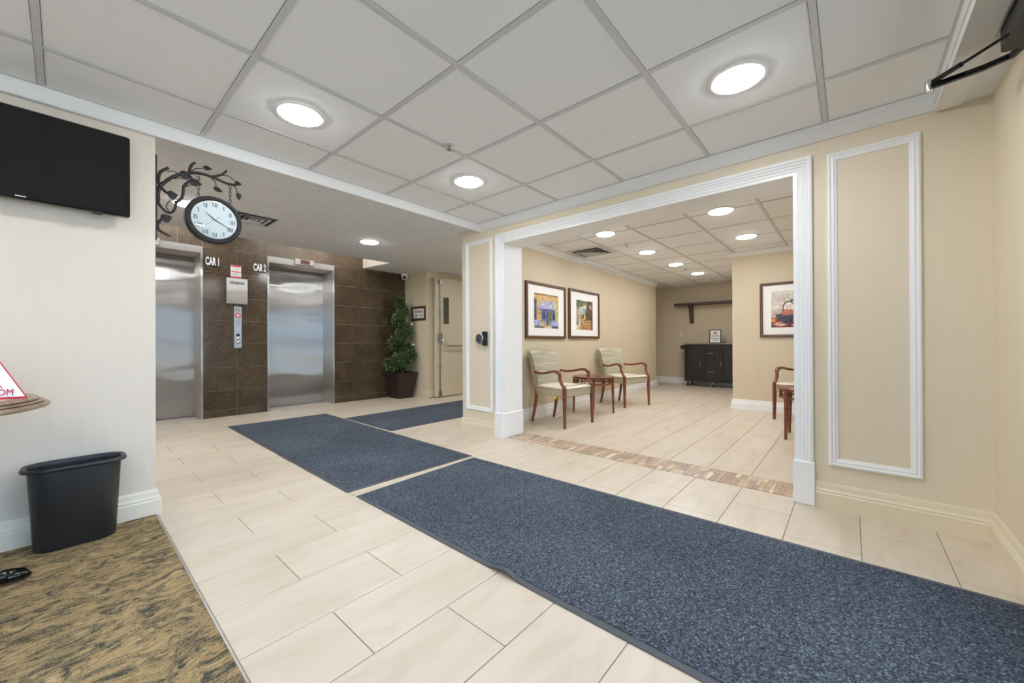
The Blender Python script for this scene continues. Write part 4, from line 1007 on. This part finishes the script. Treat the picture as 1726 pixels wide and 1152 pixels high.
for y0, y1, z0, z1, fn_, mw, lab in ((3.735, 4.655, 1.012, 1.730, cafe, (0.175, 0.135, 0.135), 'framed print of a blue-awning cafe, nearest the opening'),
                                     (4.757, 5.692, 1.020, 1.742, alley, (0.215, 0.125, 0.150), 'framed print of a stepped alley, between the two armchairs')):
    yc = (y0 + y1) / 2
    # faces +X: local x along +Y
    picture((xl(yc) + 0.001, yc, (z0 + z1) / 2), R(90) + math.atan2(0.14, 4.72), y1 - y0, z1 - z0, mw, paint(110, 110, fn_), lab)
picture((-0.934 + 0.33, YR - 0.001, 1.385), 0.0, 0.66, 0.735, (0.130, 0.130, 0.118), paint(104, 110, kettle), 'framed print of a kettle with a bird above the lone armchair')

# ------------------------------------------------------------------ armchairs
def make_armchair():
    """faces local +x"""
    e = empty('armchair')
    # seat: deep cushion on an upholstered border
    def sring(z, g=0.0, bulge=0.0):
        pts = []
        for x, w in ((-0.215, 0.205), (-0.10, 0.222), (0.05, 0.238), (0.20, 0.250), (0.262, 0.250)):
            pts.append((x + (g if x > 0.2 else (-g if x < -0.2 else 0)), -(w + g), z))
        return pts + [(p[0], -p[1], p[2]) for p in reversed(pts)]
    MB().rings([sring(0.345, -0.006), sring(0.352, 0.0), sring(0.425, 0.0), sring(0.432, -0.004)]).build('seat_border', M_['seat_side'], e, smooth=40)
    seat = MB().rings([sring(0.430, 0.002), sring(0.440, 0.004), sring(0.448, -0.004), sring(0.455, -0.03), sring(0.458, -0.09)]).build('seat_cushion', M_['seat_fabric'], e, smooth=60)
    pip = sring(0.433, 0.005)
    MB().tube(pip + [pip[0]], 0.0032, 6).build('piping', M_['seat_side'], seat, smooth=60)
    # back: upholstered slab with a rolled top
    prof = [(-0.165, 0.405), (-0.178, 0.50), (-0.196, 0.60), (-0.222, 0.70), (-0.252, 0.78), (-0.276, 0.825), (-0.300, 0.853), (-0.322, 0.864), (-0.343, 0.858), (-0.354, 0.842), (-0.352, 0.826), (-0.338, 0.812),
            (-0.322, 0.79), (-0.298, 0.72), (-0.272, 0.62), (-0.256, 0.52), (-0.246, 0.40)]
    rings = []
    for t in (-1.0, -0.985, 0.985, 1.0):
        g = 0.006 if abs(t) == 1.0 else 0.0
        cx = sum(p[0] for p in prof) / len(prof); cz = 0.63
        rings.append([(x + (cx - x) * g * 4, t * (0.200 + 0.028 * min(1, max(0, (z - 0.42) / 0.2))), z + (cz - z) * g) for x, z in prof])
    MB().rings(rings).build('backrest', M_['fabric'], e, smooth=50)
    for s in (-1, 1):
        MB().bar([(0.262, s * 0.252, 0.452), (0.264, s * 0.253, 0.30), (0.268, s * 0.255, 0.0)], [0.040, 0.038, 0.027], [0.044, 0.040, 0.028], (0, 1, 0)).build('leg', M_['wood'], e)
        MB().bar(spline([(-0.215, s * 0.186, 0.42), (-0.225, s * 0.188, 0.34), (-0.250, s * 0.192, 0.18), (-0.292, s * 0.198, 0.0)], 3), [0.036] * 4 + [0.034] * 3 + [0.030] * 3, [0.042] * 4 + [0.036] * 3 + [0.028] * 3, (0, 1, 0)).build('leg', M_['wood'], e)
        pts = spline([(-0.215, s * 0.225, 0.605), (-0.10, s * 0.240, 0.598), (0.02, s * 0.256, 0.612), (0.12, s * 0.264, 0.630), (0.180, s * 0.266, 0.622), (0.205, s * 0.265, 0.590), (0.208, s * 0.262, 0.545), (0.228, s * 0.257, 0.495), (0.262, s * 0.253, 0.450), (0.266, s * 0.252, 0.430)], 4)
        n = len(pts)
        MB().bar(pts, [0.034 + 0.012 * math.exp(-((i / (n - 1) - 0.42) / 0.12) ** 2) for i in range(n)], [0.028 + 0.012 * math.exp(-((i / (n - 1) - 0.5) / 0.08) ** 2) + (0.010 if i > n * 0.82 else 0) for i in range(n)], (0, 1, 0)).build('armrest', M_['wood'], e, smooth=50)
    return e
ch = make_armchair()
CHAIRS = [(-2.625, 3.918, -6.5, 'striped armchair with cherry wood arms nearest the opening, under the cafe print'),
          (-2.655, 5.690, -19.0, 'striped armchair with cherry wood arms farther along, under the alley print'),
          (-0.356, 5.850, -120.0, 'striped armchair half hidden by the white casing, under the kettle print')]
for i, (x, y, a, lab) in enumerate(CHAIRS):
    o = ch if i == 0 else copy_tree(ch)
    o.location = (x, y, 0); o.rotation_euler = (0, 0, R(a)); tag(o, lab, 'armchair', 'striped armchairs')

tg_ = MB().box(0.10, 0.15, -0.252, -0.249, 0.318, 0.346).build('seat_tag', M_['yellow'], ch); tag(tg_, 'small yellow tag under the seat')

# ------------------------------------------------------------------ round side tables
def make_side_table():
    e = empty('side_table')
    MB().lathe([(0.001, 0.480), (0.262, 0.480), (0.274, 0.486), (0.277, 0.494), (0.272, 0.502), (0.001, 0.504)], n=56, cap=False).build('table_top', M_['wood'], e, smooth=35)
    MB().lathe([(0.236, 0.470), (0.262, 0.470), (0.262, 0.482), (0.236, 0.482), (0.236, 0.470)], n=48, cap=False).build('upper_rail', M_['wood'], e, smooth=35)
    MB().lathe([(0.240, 0.396), (0.262, 0.396), (0.262, 0.414), (0.240, 0.414), (0.240, 0.396)], n=48, cap=False).build('lower_rail', M_['wood'], e, smooth=35)
    for q in range(4):
        a = R(45 + 90 * q); d = Vector((math.cos(a), math.sin(a), 0)); s = Vector((-d.y, d.x, 0))
        MB().bar([tuple(d * 0.256 + Vector((0, 0, 0.482))), tuple(d * 0.258 + Vector((0, 0, 0.30))), tuple(d * 0.266)], [0.036, 0.033, 0.022], [0.036, 0.033, 0.022], tuple(s)).build('leg', M_['wood'], e)
        for w, k in ((-0.24, 0), (-0.50, 0), (0.24, 0), (0.50, 0), (0.0, 1)):       # fretwork between the rails
            b = a + R(45) + w * 0.62 if k == 0 else a + R(45)
            p = Vector((math.cos(b), math.sin(b), 0)) * 0.250; t = Vector((-math.sin(b), math.cos(b), 0))
            if k == 0: MB().bar([tuple(p + t * 0.012 + Vector((0, 0, 0.414))), tuple(p - t * 0.006 + Vector((0, 0, 0.442))), tuple(p + t * 0.012 + Vector((0, 0, 0.471)))], 0.012, 0.010, (math.cos(b), math.sin(b), 0)).build('fretwork', M_['wood'], e)
            else: MB().bar([tuple(p - t * 0.016 + Vector((0, 0, 0.442))), tuple(p + t * 0.016 + Vector((0, 0, 0.442)))], 0.012, 0.014, (math.cos(b), math.sin(b), 0)).build('fretwork', M_['wood'], e)
    return e
st = make_side_table()
for i, (x, y, a, lab) in enumerate([(-2.648, 4.735, 28 - 45 + 0, 'round cherry wood side table between the two armchairs'), (-0.295, 4.815, 1, 'round cherry wood side table half hidden by the white casing')]):
    o = st if i == 0 else copy_tree(st)
    o.location = (x, y, 0); o.rotation_euler = (0, 0, R(a)); tag(o, lab, 'side table', 'round side tables')

# ------------------------------------------------------------------ black rolling cart
kx0, kx1, ky, kz0, kz1 = -2.745, -1.52, 8.90, 0.105, 0.905
kc = empty('kitchen_cart', ((kx0 + kx1) / 2, ky + 0.2, 0)); tag(kc, 'black rolling cabinet with doors and drawers against the far wall', 'cabinet')
ox, oy = (kx0 + kx1) / 2, ky + 0.2
W2 = (kx1 - kx0) / 2
MB().box(-W2, W2, -0.18, 0.20, kz0, kz1).build('carcass', M_['cab'], kc)
MB().bbox(-W2 - 0.012, W2 + 0.012, -0.215, 0.21, kz1, kz1 + 0.022, 0.003).build('worktop', M_['satin'], kc)
def front(name, x0, x1, z0, z1, handle):
    fn = lambda u, v, h: (u, -0.18 - h, v)
    o = MB().frame(fn, x0, x1, z0, z1, [(0, 0), (0, 0.018), (0.048, 0.018), (0.054, 0.010), (0.070, 0.012), (0.078, 0.006)]).box(x0 + 0.06, x1 - 0.06, -0.187, -0.18, z0 + 0.06, z1 - 0.06).build(name, M_['cab'], kc)
    hx, hz, vert = handle
    P = [(hx, -0.198, hz - 0.065), (hx, -0.222, hz - 0.055), (hx, -0.222, hz + 0.055), (hx, -0.198, hz + 0.065)] if vert else [(hx - 0.065, -0.198, hz), (hx - 0.055, -0.222, hz), (hx + 0.055, -0.222, hz), (hx + 0.065, -0.198, hz)]
    MB().tube(P, 0.0065, 8).build('handle', M_['chrome'], o, smooth=40)
A1, A2 = -2.372 - ox, -2.042 - ox
front('cabinet_door', -W2 + 0.006, A1 - 0.003, kz0 + 0.03, kz1 - 0.012, (A1 - 0.035, 0.50, True))
front('cabinet_door', A2 + 0.003, W2 - 0.006, kz0 + 0.03, kz1 - 0.012, (A2 + 0.035, 0.50, True))
front('drawer', A1, A2, 0.515, kz1 - 0.012, ((A1 + A2) / 2, 0.715, False))
front('drawer', A1, A2, kz0 + 0.03, 0.505, ((A1 + A2) / 2, 0.325, False))
MB().bbox(-W2 - 0.085, -W2 - 0.055, -0.17, 0.19, 0.80, 0.885, 0.004).box(-W2 - 0.055, -W2, -0.16, -0.14, 0.80, 0.885).box(-W2 - 0.055, -W2, 0.16, 0.18, 0.80, 0.885).build('side_rail', M_['cab'], kc)
for x, y in ((-W2 + 0.06, -0.13), (-W2 + 0.07, 0.14), (W2 - 0.06, -0.13), (W2 - 0.07, 0.14), (-0.05, -0.13)):
    w = MB().lathe([(0.012, -0.012), (0.036, -0.012), (0.038, 0.0), (0.036, 0.012), (0.012, 0.012)], c=(x, y, 0.038), axis='X', n=20).build('caster', M_['black'], kc, smooth=40)
    MB().box(x - 0.020, x - 0.015, y - 0.018, y + 0.018, 0.035, kz0).box(x + 0.015, x + 0.020, y - 0.018, y + 0.018, 0.035, kz0).box(x - 0.020, x + 0.020, y - 0.018, y + 0.018, 0.085, kz0).build('caster_fork', M_['chrome'], w)
# framed notice standing on the cart
fs_ = empty('standing_frame', (-2.14, 8.95, kz1 + 0.0225)); tag(fs_, 'small black framed notice standing on the black cart', 'frame')
def tilt(u, v, h): return (u, -h + v * 0.16, v)
MB().frame(tilt, -0.112, 0.112, 0.0, 0.285, [(0, -0.012), (0, 0.0), (0.016, 0.003), (0.018, -0.002), (0.018, -0.012)]).build('frame', M_['black'], fs_)
MB().poly([tilt(-0.10, 0.008, -0.006), tilt(0.10, 0.008, -0.006), tilt(0.10, 0.278, -0.006), tilt(-0.10, 0.278, -0.006)], (0, -1, 0), 0.003).build('sheet', M_['paper'], fs_)
MB().poly([(-0.03, 0.03, 0.21), (0.03, 0.03, 0.21), (0.03, 0.12, 0.0), (-0.03, 0.12, 0.0)], (0, 1, 0), 0.004).build('strut', M_['black'], fs_)
for v, k, m in ((0.235, 0.09, 'red'), (0.215, 0.08, 'red'), (0.168, 0.15, 'ink'), (0.135, 0.16, 'ink'), (0.102, 0.16, 'ink'), (0.066, 0.10, 'ink')):
    MB().poly([tilt(-k / 2, v - 0.006, -0.002), tilt(k / 2, v - 0.006, -0.002), tilt(k / 2, v + 0.006, -0.002), tilt(-k / 2, v + 0.006, -0.002)], (0, -1, 0), 0.0008).build('printed_line', M_[m], fs_)

# wall shelf
sh = empty('wall_shelf', (-2.2, YB, 1.80)); tag(sh, 'dark wooden wall shelf on a carved bracket above the black cart', 'shelf')
MB().bbox(-0.82, 0.92, -0.27, 0.0, -0.022, 0.022, 0.005).build('shelf_board', M_['wood_dark'], sh)
for x in (-0.50, 0.70):
    MB().poly([(x - 0.035, 0, -0.022), (x - 0.035, -0.20, -0.022), (x - 0.035, -0.205, -0.06), (x - 0.035, -0.17, -0.085), (x - 0.035, -0.125, -0.14), (x - 0.035, -0.095, -0.22), (x - 0.035, -0.085, -0.33), (x - 0.035, -0.07, -0.40), (x - 0.035, -0.06, -0.42), (x - 0.035, 0, -0.42)], (1, 0, 0), 0.07).build('bracket', M_['wood_dark'], sh)
op = tag(MB().bbox(-2.985, -2.912, YB - 0.006, YB - 0.0005, 1.085, 1.20, 0.002).build('wall_switch', M_['base_cream']), 'cream light switch plate on the far wall beside the black cart', 'switch plate')
for z in (1.115, 1.155): MB().box(-2.962, -2.935, YB - 0.009, YB - 0.006, z, z + 0.028).build('rocker', M_['base_light'], op)

# ------------------------------------------------------------------ spiral topiary in its planter
pl = empty('topiary', (-5.982, 3.905, 0)); tag(pl, 'spiral boxwood topiary in a dark square planter beside the granite wall', 'potted plant')
def sq(h, z): return [(-h, -h, z), (h, -h, z), (h, h, z), (-h, h, z)]
MB().rings([sq(0.138, 0.0), sq(0.195, 0.405), sq(0.205, 0.41), sq(0.205, 0.45), sq(0.188, 0.45), sq(0.185, 0.41), sq(0.18, 0.40)], True, False).build('planter', M_['pot'], pl)
MB().rings([sq(0.186, 0.40), sq(0.186, 0.415)]).build('soil', M_['soil'], pl)
MB().tube([(0, 0, 0.41), (0.01, 0, 0.9), (-0.01, 0.01, 1.4), (0, 0, 1.78)], [0.02, 0.018, 0.014, 0.006], 8).build('trunk', M_['trunk'], pl, smooth=60)
rl = random.Random(11)
def helix(t):
    """spiral of foliage, t from 0 at the pot to 1 at the tip: centre and thickness"""
    a = -2.2 + t * 2 * math.pi * 3.1
    r = 0.085 * (1 - t) ** 0.8 + 0.012
    z = 0.54 + 1.22 * t ** 0.92
    th = 0.165 * (1 - t) ** 0.75 + 0.042
    return Vector((math.cos(a) * r, math.sin(a) * r, z)), th
fo = MB(); core = []
for k in range(60):
    c, th = helix(k / 59); core.append((c, th))
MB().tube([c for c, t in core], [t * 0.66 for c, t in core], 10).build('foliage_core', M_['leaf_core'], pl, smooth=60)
lc = []
GR = [lin(c) for c in ((38, 58, 30), (54, 80, 40), (74, 104, 56), (98, 128, 74), (136, 158, 100))]
for k in range(8000):
    t = rl.random() ** 1.25; c, th = helix(t)
    u = Vector((rl.gauss(0, 1), rl.gauss(0, 1), rl.gauss(0, 1) * 0.85)); u.normalize()
    p = c + Vector((u.x, u.y, u.z * 0.72)) * th * rl.uniform(0.72, 1.05)
    if p.z < 0.425: continue
    if p.x < -0.19 : p.x = -0.19
    if p.y > 0.205: p.y = 0.205
    d = (u + Vector((rl.gauss(0, .5), rl.gauss(0, .5), rl.gauss(0.25, .4)))).normalized(); s = d.cross(Vector((rl.gauss(0, 1), rl.gauss(0, 1), rl.gauss(0, 1)))).normalized()
    l, w = rl.uniform(0.020, 0.034), rl.uniform(0.008, 0.012)
    lc += [(*rl.choice(GR), 1.0)] * 4
    fo.add([tuple(p), tuple(p + d * l * 0.5 + s * w), tuple(p + d * l), tuple(p + d * l * 0.5 - s * w)], [(0, 1, 2, 3)])
fo_o = MB(); me = bpy.data.meshes.new('foliage'); me.from_pydata(fo.v, [], fo.f); me.materials.append(M_['leaf']); me.color_attributes.new('Col', 'FLOAT_COLOR', 'POINT').data.foreach_set('color', np.array(lc).ravel()); me.update()
fo_o = bpy.data.objects.new('foliage', me); COL.objects.link(fo_o); fo_o.parent = pl; tag(fo_o, kind='stuff')
for x, y, z in ((0.10, 0.15, 1.29), (0.115, 0.17, 0.93), (0.02, 0.13, 1.56)):
    MB().lathe([(0.001, -0.026), (0.014, -0.022), (0.024, -0.010), (0.026, 0.0), (0.024, 0.010), (0.014, 0.022), (0.001, 0.026)], c=(x, y, z), n=16, cap=False).build('bauble', M_['bauble'], pl, smooth=80)

# security camera in the ceiling corner
scm = empty('security_camera', (-6.12, 4.07, 2.163)); tag(scm, 'white turret security camera in the corner above the topiary', 'security camera')
MB().lathe([(0.060, 0.055), (0.060, 0.030), (0.052, 0.022), (0.030, 0.018)], n=28).build('mount', M_['white'], scm, smooth=40)
ball = [(math.cos(R(a)) * 0.056, math.sin(R(a)) * 0.056) for a in range(-85, 90, 17)]
bd = MB().lathe([(max(r, 0.001), h) for r, h in ball], n=28, cap=True).build('camera_ball', M_['white'], scm, smooth=80, loc=(0, 0, -0.005))
ln = MB().lathe([(0.030, 0.048), (0.030, 0.058), (0.022, 0.060), (0.002, 0.058)], n=24).build('camera_lens', M_['black_gloss'], scm, smooth=40, loc=(0, 0, -0.005))
ln.rotation_euler = (R(105), 0, R(55))

# framed suite sign
sg = empty('suite_sign', (-5.79, 4.145, 1.484)); tag(sg, 'small brown framed suite sign beside the topiary', 'sign')
fn = lambda u, v, h: (u, -h, v)
MB().frame(fn, -0.205, 0.205, -0.127, 0.127, [(0, 0.001), (0, 0.016), (0.040, 0.018), (0.042, 0.008)]).build('frame', M_['wood_frame'], sg)
MB().box(-0.18, 0.18, -0.008, -0.001, -0.10, 0.10).build('sheet', M_['paper'], sg)
text('lettering', 'Suites', 0.075, M_['ink'], sg, (0, -0.0085, 0.035), FACE_NY, bold=0.001, sx=1.25)
text('lettering', '101-110', 0.075, M_['ink'], sg, (0, -0.0085, -0.040), FACE_NY, bold=0.001, sx=0.9)

# ------------------------------------------------------------------ fire door held open against the corridor wall
fd = empty('door_2', (-5.50, 4.255, 0)); tag(fd, 'cream fire door with panic bar standing open along the corridor wall', 'door', kind='structure')
MB().bbox(0.0, 0.045, 0.0, 0.92, 0.012, 2.105, 0.002).build('door_leaf', M_['door_paint'], fd)
w_ = MB().frame(lambda u, v, h: (0.045 + h, u, v), 0.150, 0.310, 1.275, 1.785, [(0, 0), (0, 0.006), (0.016, 0.006), (0.018, 0.0)]).build('window_bead', M_['door_paint'], fd)
MB().box(0.0452, 0.047, 0.166, 0.294, 1.291, 1.769).build('pane', M_['dark_glass'], w_)
MB().tube([(0.060, 0.085, 0.10), (0.060, 0.085, 2.02)], 0.0075, 10).build('vertical_rod', M_['satin'], fd, smooth=40)
for z in (1.50, 0.55): MB().bbox(0.045, 0.072, 0.068, 0.102, z - 0.014, z + 0.014, 0.003).build('rod_guide', M_['satin'], fd)
MB().bbox(0.045, 0.085, 0.058, 0.112, 1.99, 2.075, 0.006).build('top_latch', M_['satin'], fd)
MB().bbox(0.045, 0.080, 0.058, 0.112, 0.02, 0.115, 0.006).build('bottom_latch', M_['satin'], fd)
pb = MB().bbox(0.045, 0.095, 0.055, 0.115, 0.955, 1.135, 0.012).build('latch_case', M_['satin'], fd)
MB().tube(spline([(0.09, 0.10, 1.02), (0.125, 0.115, 0.96), (0.135, 0.15, 0.915), (0.135, 0.20, 0.905)], 5), 0.013, 10).build('lever_arm', M_['chrome'], pb, smooth=50)
MB().tube([(0.135, 0.19, 0.905), (0.135, 0.84, 0.905)], 0.0125, 12).build('push_bar', M_['satin'], fd, smooth=40)
MB().bbox(0.045, 0.095, 0.82, 0.88, 0.86, 1.04, 0.012).build('hinge_case', M_['satin'], fd)

# ------------------------------------------------------------------ door push button on the column
bt = empty('door_button', (-2.925, YA, 1.004)); tag(bt, 'round steel door push button with black sensor on the narrow wall panel', 'push button')
MB().lathe([(0.030, -0.001), (0.030, -0.028)], axis='Y', n=28).build('collar', M_['satin'], bt, smooth=40)
MB().lathe([(0.052, -0.028), (0.056, -0.032), (0.056, -0.048), (0.050, -0.053), (0.046, -0.053)], axis='Y', n=36).build('rim', M_['chrome'], bt, smooth=40)
MB().lathe([(0.0465, -0.052), (0.044, -0.055), (0.001, -0.056)], axis='Y', n=36).build('push_plate', M_['rubber'], bt, smooth=40)
wc = MB()
wc.lathe([(0.006, -0.056), (0.006, -0.0568)], c=(-0.004, 0, 0.022), axis='Y', n=12)
wc.tube([(-0.004, -0.0565, 0.016), (-0.004, -0.0565, -0.004), (0.012, -0.0565, -0.005), (0.018, -0.0565, -0.022)], 0.0022, 6)
wc.tube([(-0.004 + 0.016 * math.cos(t), -0.0565, -0.012 + 0.016 * math.sin(t)) for t in np.linspace(R(110), R(350), 12)], 0.002, 6)
wc.build('wheelchair_symbol', M_['black'], bt)
MB().bbox(0.036, 0.078, -0.045, -0.001, -0.075, 0.072, 0.004).build('sensor_box', M_['black'], bt)
